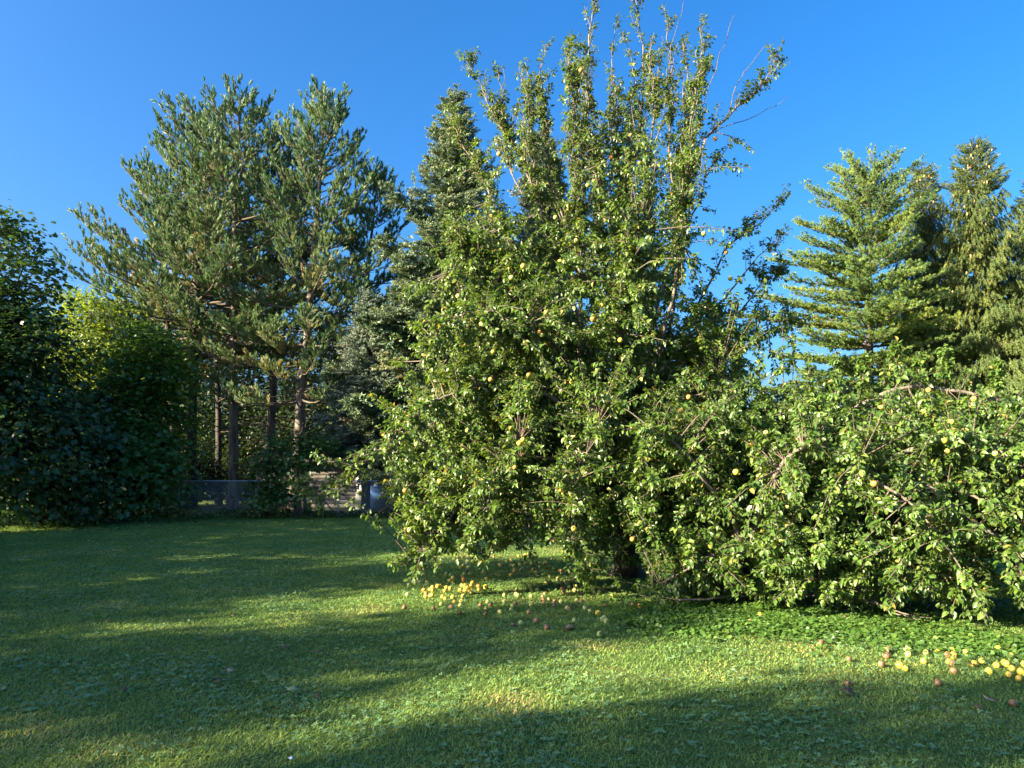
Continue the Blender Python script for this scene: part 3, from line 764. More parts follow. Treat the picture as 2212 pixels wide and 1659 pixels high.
def conifer(name, label, base, top, cb, Rmax, style, seed, tr=0.2, bark='pine_bark', needle='pine_needle', dz=0.68, nb=6, group=None, bulge=None, prof=None, dead=0, cones=0, bend=0.0):
    """cb: height of the lowest live whorl; style: pine, white, spruce, norway; bulge: (azimuth, gain) longer boughs to one side"""
    r = np.random.default_rng(seed)
    base = np.array([base[0], base[1], 0.0]); top = np.array(top, float); H = top[2]
    root = thing(name, label, {'pine': 'pine tree', 'white': 'pine tree'}.get(style, 'spruce tree'), base, group)
    n = 26; t = np.linspace(0, 1, n)[:, None]
    tp = base + (top - base) * t + np.sin(t * math.pi) * np.array([bend, 0, 0]) + np.cumsum(r.normal(0, 0.025, (n, 3)) * [1, 1, 0], axis=0) * np.sin(t * math.pi)
    rad = tr * (1 - 0.93 * t[:, 0]) ** 0.8; rad[0] *= 1.3
    wood, br, nd = Acc(), Acc(), Acc()
    tubes(wood, tp, rad, 10)
    at = lambda z: np.array([np.interp(z / H, t[:, 0], tp[:, k]) for k in range(2)] + [z])
    pos, ax, hi, sc, ti = [], [], [], [], []
    zz = cb; az0 = 0.0
    BP, BR = [], []
    SP_, SR = [], []
    tips = []
    while zz < H * 0.985:
        f = (zz - cb) / (H - cb)
        if prof: pr = np.interp(f, [q[0] for q in prof], [q[1] for q in prof])
        elif style == 'pine': pr = (1 - f) ** 0.62 * (0.72 + 0.28 * min(1, f / 0.25))
        elif style == 'white': pr = (1 - f) ** 0.7
        else: pr = (1 - f) ** (1.0 if style == 'spruce' else 0.72)
        k_ = nb if f < 0.85 else nb - 1
        az0 += r.uniform(0.6, 1.6)
        for b in range(k_):
            az = az0 + b * 2 * math.pi / k_ + r.normal(0, 0.22)
            L = Rmax * pr * r.uniform(0.70, 1.12) + 0.12
            if bulge: L *= 1 + bulge[1] * max(0, math.cos(az - bulge[0])) ** 2
            if style == 'white': L *= r.uniform(0.72, 1.15)
            if style == 'spruce': L *= r.uniform(0.72, 1.2)
            if style in ('pine', 'white') and r.random() < (0.28 if style == 'pine' else 0.12): L *= r.uniform(0.4, 0.65)
            z0 = zz + r.normal(0, dz * (0.5 if style == 'white' else 0.28))
            o = at(min(z0, H * 0.98)); h = np.array([math.cos(az), math.sin(az), 0]); side = np.array([-h[1], h[0], 0])
            s = np.linspace(0, 1, 8)[:, None]
            if style == 'pine':
                e0 = 0.02 + 0.85 * f ** 1.8; p_ = o + h * L * s * (1 - 0.25 * f) + np.array([0, 0, 1.0]) * L * (e0 * s * 0.75 + 0.24 * s ** 2.6 - (0.25 * s * (1 - f) ** 3))
            elif style == 'white':
                e0 = r.uniform(-0.10, 0.10) + 0.75 * f ** 3; p_ = o + h * L * s + np.array([0, 0, 1.0]) * L * (e0 * s - 0.05 * s * (1 - f) + 0.10 * s ** 2)
            elif style == 'spruce':
                e0 = -0.30 + 0.95 * f ** 1.2; p_ = o + h * L * s + np.array([0, 0, 1.0]) * L * (e0 * s + 0.22 * s ** 2.5)
            else:
                e0 = -0.25 + 0.85 * f; p_ = o + h * L * s + np.array([0, 0, 1.0]) * L * (e0 * s - 0.25 * s ** 2 * (1 - f) + 0.22 * s ** 4)
            p_ = p_ + np.cumsum(r.normal(0, 0.02, (8, 3)), axis=0) * min(1, L / 2) + side * r.normal(0, 0.10) * L * s ** 2
            r0 = max(0.012, 0.014 * L + 0.006)
            BP.append(p_); BR.append(np.linspace(r0, 0.006, 8))
            tips.append((p_[-1], f))
            tan = nrm(np.gradient(p_, axis=0))
            inner = {'pine': 0.38, 'white': 0.12, 'spruce': 0.18, 'norway': 0.18}[style] if L > 1.0 else 0.05
            nbr = max(3, int(L * (1 - inner) * {'pine': 7.5, 'white': 9.0, 'spruce': 11.0, 'norway': 10.0}[style]))
            bt = r.normal(0, 0.10)
            for q in range(nbr + 1):
                u = 1.0 if q == nbr else inner + (1 - inner) * (q + r.random()) / nbr
                i = min(6, int(u * 7)); fr = u * 7 - i
                a = p_[i] * (1 - fr) + p_[i + 1] * fr; tn = tan[i]
                sg = 1 if q % 2 else -1
                if style == 'pine':
                    ln = (0.30 + 0.16 * L * (1 - u * 0.5)) * r.uniform(0.6, 1.25)
                    d = tn * 0.75 + side * sg * r.uniform(0.2, 1.0) + np.array([0, 0, r.uniform(-0.1, 0.75)])
                    if q == nbr: d = tn + np.array([0, 0, 0.3])
                    d = d / np.linalg.norm(d)
                    m = max(3, int(ln / 0.15))
                    v = (np.arange(m) + 0.9) / m * ln
                    pp = a + d * v[:, None] + np.array([0, 0, 1.0]) * (0.25 * v ** 2 / max(ln, .1))[:, None] + r.normal(0, 0.05, (m, 3))
                    pos.append(pp); ax.append(np.tile(d * 0.75 + [0, 0, 0.55], (m, 1)) + r.normal(0, 0.30, (m, 3)))
                    sc.append(r.uniform(0.30, 0.44, m)); ti.append(np.clip(0.40 + bt + r.normal(0, 0.13, m) + (0.18 if u < 0.6 else 0) + (0.28 * (1 - f) ** 2), 0, 1))
                    SP_.append(np.stack([a, a + d * ln * 0.55, pp[-1]])); SR.append([0.011, 0.008, 0.004])
                elif style == 'white':
                    ln = (0.35 + 0.16 * L * (1 - u * 0.6)) * r.uniform(0.6, 1.2)
                    d = tn * 0.8 + side * sg * r.uniform(0.25, 1.0) + np.array([0, 0, r.uniform(-0.12, 0.22) + 0.5 * f * f])
                    d = d / np.linalg.norm(d); m = max(3, int(ln / 0.11))
                    v = (np.arange(m) + 0.8) / m * ln
                    pp = a + d * v[:, None] + r.normal(0, 0.06, (m, 3)) * [1, 1, 0.6]
                    pos.append(pp); ax.append(np.tile(d * 0.8 + [0, 0, 0.4], (m, 1)) + r.normal(0, 0.35, (m, 3)))
                    sc.append(r.uniform(0.23, 0.33, m)); ti.append(np.clip(0.38 + bt * 1.3 + r.normal(0, 0.13, m) + 0.22 * (1 - f), 0, 1))
                    SP_.append(np.stack([a, a + d * ln * 0.55, a + d * ln])); SR.append([0.010, 0.007, 0.004])
                elif style == 'spruce':
                    m = 3
                    ln = (0.40 + 0.11 * L) * r.uniform(0.7, 1.15) * (1.15 - 0.4 * u)
                    d = tn * 0.8 + side * sg * r.uniform(0.3, 0.9) + np.array([0, 0, -0.12])
                    pp = a + r.normal(0, 0.09, (m, 3)) * [1, 1, 1.2] + np.array([0, 0, -0.06])
                    pos.append(pp); ax.append(np.tile(d, (m, 1)) + r.normal(0, 0.28, (m, 3)) + [0, 0, -0.1])
                    sc.append(ln * r.uniform(0.8, 1.3, m)); ti.append(np.clip(0.36 + bt + r.normal(0, 0.14, m) + (0.22 if u < 0.3 else 0) + 0.22 * (u > 0.8), 0, 1))
                else:
                    m = 4
                    pp = a + side * r.normal(0, 0.22, (m, 1)) + r.normal(0, 0.06, (m, 3))
                    dd = np.array([0, 0, -1.0]) + tn * 0.35 + r.normal(0, 0.22, (m, 3))
                    if f > 0.8: dd = dd * [1, 1, 0.3] + tn
                    pos.append(pp); ax.append(dd); ln = (0.30 + 0.17 * L * (1 - f)) * r.uniform(0.6, 1.3, m)
                    sc.append(ln); ti.append(np.clip(0.42 + bt + r.normal(0, 0.15, m), 0, 1))
        zz += dz * r.uniform(0.8, 1.2) * (1 if f < 0.7 else 0.75)
    for _ in range(dead):
        z0 = r.uniform(cb * 0.35, cb * 1.05); az = r.uniform(0, 6.28); L = r.uniform(0.6, 2.2); o = at(z0)
        h = np.array([math.cos(az), math.sin(az), 0]); s = np.linspace(0, 1, 8)[:, None]
        p_ = o + h * L * s + np.array([0, 0, 1.0]) * L * (0.15 * s - 0.30 * s ** 2 * r.uniform(-0.5, 1)) + np.cumsum(r.normal(0, 0.03, (8, 3)), axis=0)
        BP.append(p_); BR.append(np.linspace(0.020, 0.006, 8))
    tubes(br, np.array(BP), np.array(BR), 5)
    if SP_: tubes(br, np.array(SP_), np.array(SR), 3)
    wood.build('trunk', M[bark], root, True)
    br.build('branches', M['pine_twig'], root, True)
    pos, ax, sc, ti = np.concatenate(pos), np.concatenate(ax), np.concatenate(sc), np.concatenate(ti)
    k = pos[:, 2] > 0.15; pos, ax, sc, ti = pos[k], ax[k], sc[k], ti[k]
    hint = np.tile([0, 0, 1.0], (len(pos), 1)) + r.normal(0, 0.3, (len(pos), 3)) if style != 'norway' else r.normal(0, 1, (len(pos), 3))
    scatter(nd, {'pine': PINE_T, 'white': WPINE_T, 'spruce': SPRAY_T, 'norway': HANG_T}[style], r, pos, ax, hint, sc, ti)
    nd.build('crown', M[needle], root)
    if cones:
        ca = Acc(); hi_ = pos[:, 2] > H * 0.55
        sel = r.choice(np.flatnonzero(hi_), cones)
        a = pos[sel] + r.normal(0, 0.08, (cones, 3)); s = np.array([0, 0.25, 0.6, 1.0])
        PT = a[:, None] - np.array([0, 0, 1.0]) * (s[None, :, None] * 0.21); tubes(ca, PT, np.tile([0.014, 0.044, 0.040, 0.008], (cones, 1)), 6)
        tag(ca.build('cones', M['cone'], root, True), kind='stuff')
    print(name, 'tufts', len(pos))
    return root

PG = 'tall pines behind the fence'
def gx(x, d): return (x - 1106.0) / F * d
conifer('pine_tree', 'tallest pine with pale lit trunk behind the chain link fence', (gx(510, 31), 31), P(518, 222, 31), 6.6, 4.7, 'pine', 31, 0.21, group=PG, dead=42, bulge=(math.pi, 0.1))
conifer('pine_tree', 'twin topped pine with leaning trunk next to the spruces', (gx(640, 30.5), 30.5), P(705, 215, 30.5), 4.6, 4.2, 'pine', 32, 0.24, group=PG, dead=42, bend=-0.15)
conifer('pine_tree', 'broad pine with boughs reaching far out over the yellow green tree', (gx(420, 31.5), 31.5), P(425, 250, 31.5), 5.6, 5.0, 'pine', 33, 0.22, 'dark_shaded_bark', group=PG, dead=30, bulge=(math.pi, 0.12))
conifer('pine_tree', 'dark trunked pine between the pale trunk and the leaning trunk', (gx(585, 33), 33), P(612, 300, 33), 6.6, 3.8, 'pine', 34, 0.22, 'pine_bark', group=PG, dead=36)
conifer('pine_tree', 'thin dark trunked pine close behind the pale trunk', (gx(479, 35), 35), P(470, 330, 35), 8.0, 2.8, 'pine', 35, 0.15, 'dark_shaded_bark', group=PG, dead=18)
conifer('pine_tree', 'shorter pine whose dark trunk stands against the broad pine', (gx(397, 32.5), 32.5), P(345, 380, 32.5), 6.0, 3.9, 'pine', 36, 0.20, 'dark_shaded_bark', group=PG, dead=18, bulge=(math.pi, 0.2))
conifer('pine_tree', 'pine reaching right over the silver spruce', (gx(740, 33), 33), P(815, 385, 33), 6.5, 3.4, 'pine', 37, 0.18, 'dark_shaded_bark', group=PG, dead=15)

SG = 'blue spruces behind the pear tree'
conifer('spruce_tree', 'tall pointed blue spruce just behind the tall pear tree', (gx(968, 28), 28), P(985, 200, 28), 1.6, 4.5, 'spruce', 41, 0.2, 'dark_shaded_bark', 'blue_needle', 0.66, 7, group=SG)
conifer('spruce_tree', 'silver spruce standing in front of the shed door', (gx(793, 27.6), 27.6), P(800, 640, 27.6), 2.3, 1.6, 'spruce', 42, 0.17, 'dark_shaded_bark', 'silver_needle', 0.34, 6, group=SG)
conifer('spruce_tree', 'pale silver spruce seen through the upper twigs of the pear tree', (gx(1190, 31), 31), P(1170, 285, 31), 1.5, 3.2, 'spruce', 43, 0.18, 'dark_shaded_bark', 'silver_needle', 0.36, 6, group=SG)

NG = 'conifers beyond the low pear tree'
conifer('white_pine_tree', 'soft layered white pine with yellow green inner needles', (gx(1875, 42), 42), P(1882, 368, 42), 1.8, 4.3, 'white', 51, 0.28, 'dark_shaded_bark', 'white_pine_needle', 0.46, 6, group=NG, bulge=(math.pi, 0.35),
        prof=[(0, 0.70), (0.25, 0.95), (0.45, 0.95), (0.62, 0.74), (0.8, 0.56), (0.93, 0.40), (1, 0.15)])
conifer('spruce_tree', 'slim spruce tucked between the white pine and the spruce hung with cones', (gx(1990, 45), 45), P(1996, 352, 45), 1.8, 2.7, 'norway', 52, 0.25, 'dark_shaded_bark', 'norway_needle', 0.36, 6, group=NG, cones=130)
conifer('spruce_tree', 'tall open spruce with many brown cones in its top', (gx(2118, 42), 42), P(2103, 305, 42), 1.8, 4.0, 'norway', 53, 0.28, 'dark_shaded_bark', 'norway_needle', 0.38, 6, group=NG, cones=240)
conifer('spruce_tree', 'drooping spruce cut off by the edge of the picture', (gx(2262, 41), 41), P(2255, 372, 41), 1.8, 4.0, 'norway', 54, 0.28, 'dark_shaded_bark', 'norway_needle', 0.38, 6, group=NG, cones=150)

# ------------------------------------------------------------------ maples and shrubs along the side
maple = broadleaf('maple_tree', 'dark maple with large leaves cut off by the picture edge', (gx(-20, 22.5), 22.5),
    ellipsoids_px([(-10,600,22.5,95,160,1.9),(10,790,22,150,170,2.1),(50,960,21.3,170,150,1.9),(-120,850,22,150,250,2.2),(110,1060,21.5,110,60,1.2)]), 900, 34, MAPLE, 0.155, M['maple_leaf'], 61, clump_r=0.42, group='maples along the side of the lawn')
broadleaf('maple_tree', 'bushy maple lit green on top beside the end of the fence', (gx(285, 25), 25),
    ellipsoids_px([(310,880,25,80,150,1.7),(325,790,25,65,95,1.3),(240,1000,24,125,115,1.5),(335,1020,24.5,55,85,0.9),(200,940,24.5,90,100,1.3)]), 650, 34, MAPLE, 0.15, M['green_maple_leaf'], 62, clump_r=0.42, group='maples along the side of the lawn')
broadleaf('locust_tree', 'yellow green tree glowing between the maple and the pines', (gx(200, 29), 29),
    ellipsoids_px([(195,720,29,65,95,1.5),(245,735,29,60,90,1.5),(150,780,29,60,110,1.4),(220,850,29,100,110,1.6)]), 380, 42, PLAIN, 0.16, M['yellow_leaf'], 63, clump_r=0.5, layer=0.2)
SPG = 'saplings along the chain link fence'
broadleaf('maple_sapling', 'leafy sapling in front of the middle fence post', (gx(572, 25.4), 25.4), ellipsoids_px([(575,1040,25.4,52,60,0.7),(590,985,25.4,40,45,0.6)]), 60, 22, MAPLE, 0.12, M['green_maple_leaf'], 64, tr=0.03, clump_r=0.25, group=SPG)
broadleaf('maple_sapling', 'taller leafy sapling leaning beside the metal frame', (gx(640, 25.3), 25.3), ellipsoids_px([(640,985,25.3,48,45,0.7),(612,1060,25.3,40,40,0.6),(675,955,25.3,35,30,0.5)]), 80, 22, MAPLE, 0.12, M['green_maple_leaf'], 65, tr=0.035, clump_r=0.25, group=SPG)

BGG = 'leafy trees in the wood behind the pines'
for i, (x, y, d, rx, ry, lab) in enumerate([
    (330, 850, 40, 130, 190, 'shaded leafy tree behind the pair of dark pine trunks'),
    (520, 860, 42, 120, 200, 'leafy tree filling the gap behind the pale pine trunk'),
    (690, 880, 41, 120, 190, 'leafy tree behind the leaning pine and the shed'),
    (880, 880, 43, 130, 190, 'leafy tree behind the pointed blue spruce'),
    (120, 880, 42, 140, 180, 'leafy tree behind the dark maple and yellow green tree')]):
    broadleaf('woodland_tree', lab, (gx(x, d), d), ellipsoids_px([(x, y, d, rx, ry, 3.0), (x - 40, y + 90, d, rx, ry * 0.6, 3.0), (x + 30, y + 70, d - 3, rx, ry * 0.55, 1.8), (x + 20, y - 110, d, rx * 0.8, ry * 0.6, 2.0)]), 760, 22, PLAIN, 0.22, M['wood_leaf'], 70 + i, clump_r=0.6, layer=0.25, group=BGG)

UG = 'undergrowth shrubs behind the chain link fence'
for i, (x, y, d, rx, ry, lab) in enumerate([
    (425, 1010, 33.5, 45, 75, 'low dark shrub at the foot of the pair of dark pine trunks'),
    (495, 1030, 36, 50, 60, 'low dark shrub behind the thin dark pine'),
    (560, 1000, 34.5, 50, 85, 'dark shrub between the pale pine trunk and the saplings'),
    (690, 985, 32.5, 60, 60, 'dark shrub rising behind the shed roof'),
    (370, 1040, 31, 40, 60, 'dark shrub at the hidden end of the fence')]):
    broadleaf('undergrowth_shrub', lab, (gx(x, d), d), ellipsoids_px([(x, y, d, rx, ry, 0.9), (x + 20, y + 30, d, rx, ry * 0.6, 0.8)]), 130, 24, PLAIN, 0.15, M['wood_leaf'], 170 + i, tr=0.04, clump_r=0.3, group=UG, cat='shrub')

# far wood along the horizon, one mass
def far_wood():
    r = np.random.default_rng(81); n = 42000
    x = r.uniform(-62, 75, n); d = r.uniform(50, 62, n)
    ht = 3.0 + 3.2 * vnoise(x, d * 0.3, 6.0, 91) + np.where(x < -4, 2.5, 0)
    z = ht * r.random(n) ** 0.8
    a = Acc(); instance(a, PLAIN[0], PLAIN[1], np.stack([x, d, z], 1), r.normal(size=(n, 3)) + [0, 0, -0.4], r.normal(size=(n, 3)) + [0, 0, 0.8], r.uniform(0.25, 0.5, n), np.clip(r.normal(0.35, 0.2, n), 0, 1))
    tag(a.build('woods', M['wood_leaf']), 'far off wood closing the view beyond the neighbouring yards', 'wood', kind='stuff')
far_wood()

# more maples of the same row stand outside the picture; their shade falls across the lawn
row = None
for k, (p_, hgt, wd, lab) in enumerate([
    (3.2, 10.4, 0.95, 'tallest slender maple of the side row, level with the photographer'),
    (0.6, 11.0, 1.3, 'broad maple of the side row behind the photographer'),
    (-2.2, 11.5, 1.3, 'broad maple of the side row farthest behind the photographer'),
    (5.6, 7.3, 0.62, 'short maple of the side row filling the first gap'),
    (7.35, 8.9, 0.95, 'middling maple of the side row abreast of the foreground lawn'),
    (9.5, 6.4, 0.6, 'short maple of the side row filling the second gap'),
    (11.6, 8.6, 1.05, 'middling maple of the side row abreast of the tall pear tree'),
    (13.7, 6.5, 0.68, 'short maple of the side row filling the third gap'),
    (15.9, 9.0, 1.12, 'tall maple of the side row beyond the third gap'),
    (18.9, 8.6, 1.15, 'round maple of the side row two along from the cut off maple'),
    (22.2, 8.9, 1.25, 'round maple of the side row next along from the cut off maple'),
    (28.6, 9.3, 1.4, 'maple standing beyond the cut off maple, nearest the fence'),
    (32.4, 8.6, 1.4, 'maple standing beyond the cut off maple, in line with the fence'),
    (36.0, 8.6, 1.3, 'maple standing past the fence beside the yellow green tree')]):
    xx = -17 if p_ < 25 else -23 if p_ < 30 else -27
    y = (p_ + 0.4226 * xx) / 0.906; s_ = (wd, wd, hgt / 8.0)
    if row is None:
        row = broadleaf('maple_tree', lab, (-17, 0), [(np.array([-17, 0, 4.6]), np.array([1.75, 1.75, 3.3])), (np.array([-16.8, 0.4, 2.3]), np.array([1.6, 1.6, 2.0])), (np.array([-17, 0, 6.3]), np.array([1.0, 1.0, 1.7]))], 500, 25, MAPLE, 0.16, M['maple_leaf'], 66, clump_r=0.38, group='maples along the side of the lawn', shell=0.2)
        row.location = (xx, y, 0); row.scale = s_
    else:
        copy_tree(row, (xx, y, 0), 0.9 * k, s_, lab, 'maples along the side of the lawn')

# ------------------------------------------------------------------ chain link fence, shed and the things by it
def make_fence():
    y = 26.0; x0, x1, H = -12.4, 20.0, 1.2
    root = thing('chain_link_fence', 'low galvanized chain link fence closing off the far end of the lawn', 'fence', (x0, y, 0))
    px = [gx(393, 26)]
    while px[-1] + 2.68 < x1: px.append(px[-1] + 2.68)
    for x in px:
        a = Acc(); tubes(a, np.array([[x, y, -0.05], [x, y, H - 0.03], [x, y, H + 0.02], [x, y, H + 0.05]]), np.array([0.028, 0.028, 0.034, 0.012]), 8); a.build('post', M['galvanized'], root, True)
    a = Acc(); beam(a, (x0, y, H), (px[-1] + .05, y, H), 0.019, 8); a.build('top_rail', M['galvanized'], root, True)
    a = Acc(); s = 0.082; h = H - 0.06
    xs = np.arange(x0 - h, px[-1], s); m = len(xs)
    for sg in (1, -1):
        A = np.stack([xs, np.full(m, y - 0.035 + 0.002 * sg), np.full(m, 0.03)], 1); B = A + np.array([h, 0, h])
        if sg < 0: A[:, 0], B[:, 0] = A[:, 0] + h, B[:, 0] - h
        lo = np.minimum(A[:, 0], B[:, 0]); k = (lo >= x0) & (lo + h <= px[-1]); A, B = A[k], B[k]
        tubes(a, np.stack([A, B], 1), np.full((len(A), 2), 0.004), 3)
    a.build('wire_mesh', M['galvanized'], root)
make_fence()

def make_shed():
    d = 30.5; xl, xc, xr = gx(556, d), gx(772, d), gx(905, d); H = 1.95
    root = thing('garden_shed', 'beige sided garden shed with blue door behind the fence', 'shed', ((xl + xr) / 2, d + 1.5, 0))
    a = Acc()
    k = 0; z = 0.08
    while z < H - 0.01:                                  # lapped siding boards
        z1 = min(z + 0.16, H)
        a.add([(xl, d, z), (xc, d, z), (xc, d + 0.022, z1), (xl, d + 0.022, z1), (xl, d + 0.03, z), (xc, d + 0.03, z)], [np.array([(0, 1, 2, 3), (4, 5, 1, 0)])]); z = z1
    box(a, (xl, d + 0.03, 0), (xr, d + 3.2, H - 0.004)); a.build('wall', M['siding'], root)
    a = Acc(); box(a, (xc, d - 0.03, 0.02), (gx(800, d), d + 0.028, H - 0.01)); box(a, (gx(846, d), d - 0.03, 0.02), (xr, d + 0.028, H - 0.01)); a.build('front_panel', M['trim'], root)
    a = Acc(); box(a, (gx(800, d) + .004, d - 0.045, 0.05), (gx(846, d) - .004, d + 0.027, 1.85)); dr = a.build('door', M['blue_door'], root)
    a = Acc(); beam(a, (gx(806, d), d - 0.06, 0.95), (gx(806, d), d - 0.06, 1.1), 0.018, 6)
    hd = a.build('handle', M['black_metal'], root); hd.parent = dr
    a = Acc(); ym = d + 1.6
    a.add([(xl - .25, d - .35, H - .12), (xr + .25, d - .35, H - .12), (xr + .25, ym, H + 0.35), (xl - .25, ym, H + 0.35), (xl - .25, d + 3.5, H - .12), (xr + .25, d + 3.5, H - .12),
           (xl - .25, d - .35, H - .02), (xr + .25, d - .35, H - .02), (xr + .25, ym, H + 0.45), (xl - .25, ym, H + 0.45), (xl - .25, d + 3.5, H - .02), (xr + .25, d + 3.5, H - .02)],
          [np.array([(6, 7, 8, 9), (9, 8, 11, 10), (0, 3, 2, 1), (3, 4, 5, 2), (0, 1, 7, 6), (4, 10, 11, 5), (0, 6, 9, 3), (3, 9, 10, 4), (1, 2, 8, 7), (2, 5, 11, 8)])])
    a.build('roof', M['shingle'], root)
make_shed()

Q = lambda zx, zy, d: P((1080 + zx / 5.267) * 0.57604, (1740 + zy / 5.267) * 0.57604, d)
root = thing('metal_frame', 'dark metal frame on sloping legs standing before the shed wall', 'frame', Q(650, 940, 29) * [1, 1, 0])
def fbeam(nm, pts, r, mt='black_metal'):
    a = Acc()
    for p, q in zip(pts[:-1], pts[1:]): beam(a, Q(*p), Q(*q), r, 6)
    a.build(nm, M[mt], root)
fbeam('rail', [(470, 540, 29), (820, 575, 29), (1130, 605, 29)], 0.035)
fbeam('head', [(420, 500, 29.05), (600, 470, 29.05)], 0.07)
fbeam('leg', [(530, 560, 28.9), (700, 700, 28.9), (900, 945, 28.9)], 0.028)
fbeam('leg', [(510, 560, 29.2), (620, 700, 29.2), (720, 945, 29.2)], 0.022)
fbeam('leg', [(450, 540, 29.1), (390, 700, 29.1), (330, 945, 29.1)], 0.03)
a = Acc(); p = Q(240, 800, 29.4); q = Q(720, 800, 29.4); box(a, (p[0], 29.3, 0.42), (q[0], 29.75, 0.47)); box(a, (p[0] + .08, 29.32, -0.02), (p[0] + .2, 29.72, 0.42)); box(a, (q[0] - .2, 29.32, -0.02), (q[0] - .08, 29.72, 0.42))
tag(a.build('bench', M['old_plank'], origin=((p[0] + q[0]) / 2, 29.5, 0)), 'weathered plank bench standing against the shed wall', 'bench')
a = Acc(); p = Q(375, 780, 29.4); q = Q(515, 780, 29.4)
for k in range(5): box(a, (p[0] + .001 * k, 29.38, 0.472 + k * 0.035), (q[0] - .001 * k, 29.66, 0.472 + k * 0.035 + 0.030))
box(a, (p[0] + .01, 29.39, 0.473), (q[0] - .01, 29.65, 0.64))
tag(a.build('crate', M['white_box'], origin=((p[0] + q[0]) / 2, 29.5, 0.47)), 'small white slatted crate lying on the plank bench', 'crate')

# ------------------------------------------------------------------ low growth: ivy under the low pear, weeds along the fence
def ground_cover(name, label, cat, pts, n, tmpl, size, mat, seed, hmax):
    r = np.random.default_rng(seed); out = []
    for (x, y, rx, ry, wgt) in pts:
        m = int(n * wgt); v = r.normal(size=(m, 2)); v = v * 0.62
        out.append(np.stack([x + v[:, 0] * rx, y + v[:, 1] * ry], 1))
    q = np.concatenate(out); m = len(q)
    z = hmax * (0.25 + 0.75 * r.random(m)) * (0.35 + 0.9 * vnoise(q[:, 0], q[:, 1], 0.5, seed))
    ang = r.random(m) * 6.283
    axis = np.stack([np.cos(ang), np.sin(ang), r.normal(-0.2, 0.3, m)], 1); hint = np.stack([r.normal(-0.15, 0.4, m), r.normal(-0.15, 0.4, m), np.ones(m)], 1)
    a = Acc(); instance(a, tmpl[0], tmpl[1], np.stack([q[:, 0], q[:, 1], z + 0.01], 1), axis, hint, size * r.uniform(0.6, 1.2, m), np.clip(r.normal(0.5, 0.22, m), 0, 1))
    tag(a.build(name, mat), label, cat, kind='stuff')
HEART = (np.array([(0, 0, 0), (-0.42, 0.12, 0.05), (-0.46, 0.5, 0.03), (0, 0.95, -0.1), (0.46, 0.5, 0.03), (0.42, 0.12, 0.05)], float), [np.array([(0, 3, 2, 1), (0, 5, 4, 3)])])
M['ivy'] = leaf_mat('ground_ivy_leaf', [(0, (0.035, 0.09, 0.016)), (0.6, (0.075, 0.155, 0.024)), (1, (0.13, 0.21, 0.035))], None, 0.5, 0.35)
gc = []
for x, y, rx, ry, wt in [(1400,1345,70,24,.1),(1500,1350,90,28,.16),(1620,1345,90,30,.16),(1750,1350,100,32,.18),(1880,1365,110,34,.16),(2020,1385,110,30,.14),(2150,1400,100,26,.12),(1700,1310,300,20,.2),(1950,1310,250,40,.2)]:
    c = G(x, y); e = G(x + rx, y); f0, f1 = G(x, y - ry), G(x, y + ry)
    gc.append((c[0], (f0[1] + f1[1]) / 2, e[0] - c[0], (f0[1] - f1[1]) / 2, wt))
ground_cover('ground_ivy', 'bright green leafy ground cover under the low pear tree', 'ground cover', gc, 9000, HEART, 0.046, M['ivy'], 91, 0.065)
ground_cover('weeds', 'low dark weeds growing along the foot of the fence', 'weeds', [(-9 + 2.2 * k, 25.75, 1.5, 0.35, 0.09) for k in range(12)] + [(-14, 22.5, 3, 1.2, .25), (-11.0, 24.5, 2.0, 0.9, .15)], 6000, PLAIN, 0.11, M['maple_leaf'], 92, 0.30)

# ------------------------------------------------------------------ windfall pears and stray leaves on the lawn
z3 = lambda l, mk: [(864 + x * 0.2083, 1152 + y * 0.2083, mk) for x, y in l]
z6 = lambda l, mk: [(1785.7 + x * 0.1927, 1382.5 + y * 0.1927, mk) for x, y in l]
windfall = []   # (zone, x, y, material)
def put(zone, lst):
    for x, y, mk in lst: windfall.append((zone, x, y, mk))
put('lit', z3([(483,520),(520,522),(545,498),(490,566),(475,556),(395,575),(565,570),(595,585),(740,532),(765,552),(680,575),(720,578),(762,578),(828,568),(945,575),(650,612),(685,635),(705,625),(775,632),(800,612),(815,622),(395,620),(412,640),(410,668),(312,688),(300,632),(326,612),(545,690),(575,700),(605,722),(612,697),(560,712),(940,495),(1150,442),(1005,352),(1040,348),(1110,352),(1212,352),(1240,345),(1278,345),(1175,290),(1230,288),(960,268),(1340,238),(1368,238),(1190,245),(1458,320),(1478,332),(1530,322),(1550,280),(1582,372),(1690,255),(1790,278),(1405,328),(1055,292),(600,372),(645,370)], 'pear_yellow')
    + z3([(212,610),(230,635),(298,650),(620,465),(612,492),(890,560),(1680,396),(1275,320),(800,308),(290,585),(1115,412),(1710,398)], 'pear_orange'))
put('shade', z3([(1190,722),(1248,690),(1225,668),(1310,678),(1418,675),(1335,738),(1240,772),(1355,785),(1040,745),(1410,602),(1370,605),(1425,540),(1390,555),(1570,525),(1585,495),(1785,600),(1720,585),(1750,570),(1845,585),(1960,598),(2005,585),(2015,635),(1685,735),(1820,740),(1495,720),(1440,420),(1590,425),(1540,470),(1655,500),(2110,640),(2170,655),(1970,800),(1865,525),(1895,540),(2020,520),(1115,665),(1265,582),(965,738),(430,432),(512,460),(650,445),(265,430),(185,442),(235,455),(710,440),(345,348),(285,380),(875,385),(825,430),(715,365),(540,352),(1500,515),(1600,545),(1660,545),(1325,375),(1190,385)], 'pear_green')
    + z3([(1640,630),(1570,655),(1935,638),(960,780),(1130,775),(1295,830),(1465,755),(1515,755),(1745,790),(1565,765),(1460,715),(1805,710),(1800,475),(1975,540),(1230,395),(1450,385),(1365,400),(1555,585),(2090,605),(2150,740),(155,535),(228,500),(1780,425),(760,400)], 'pear_brown'))
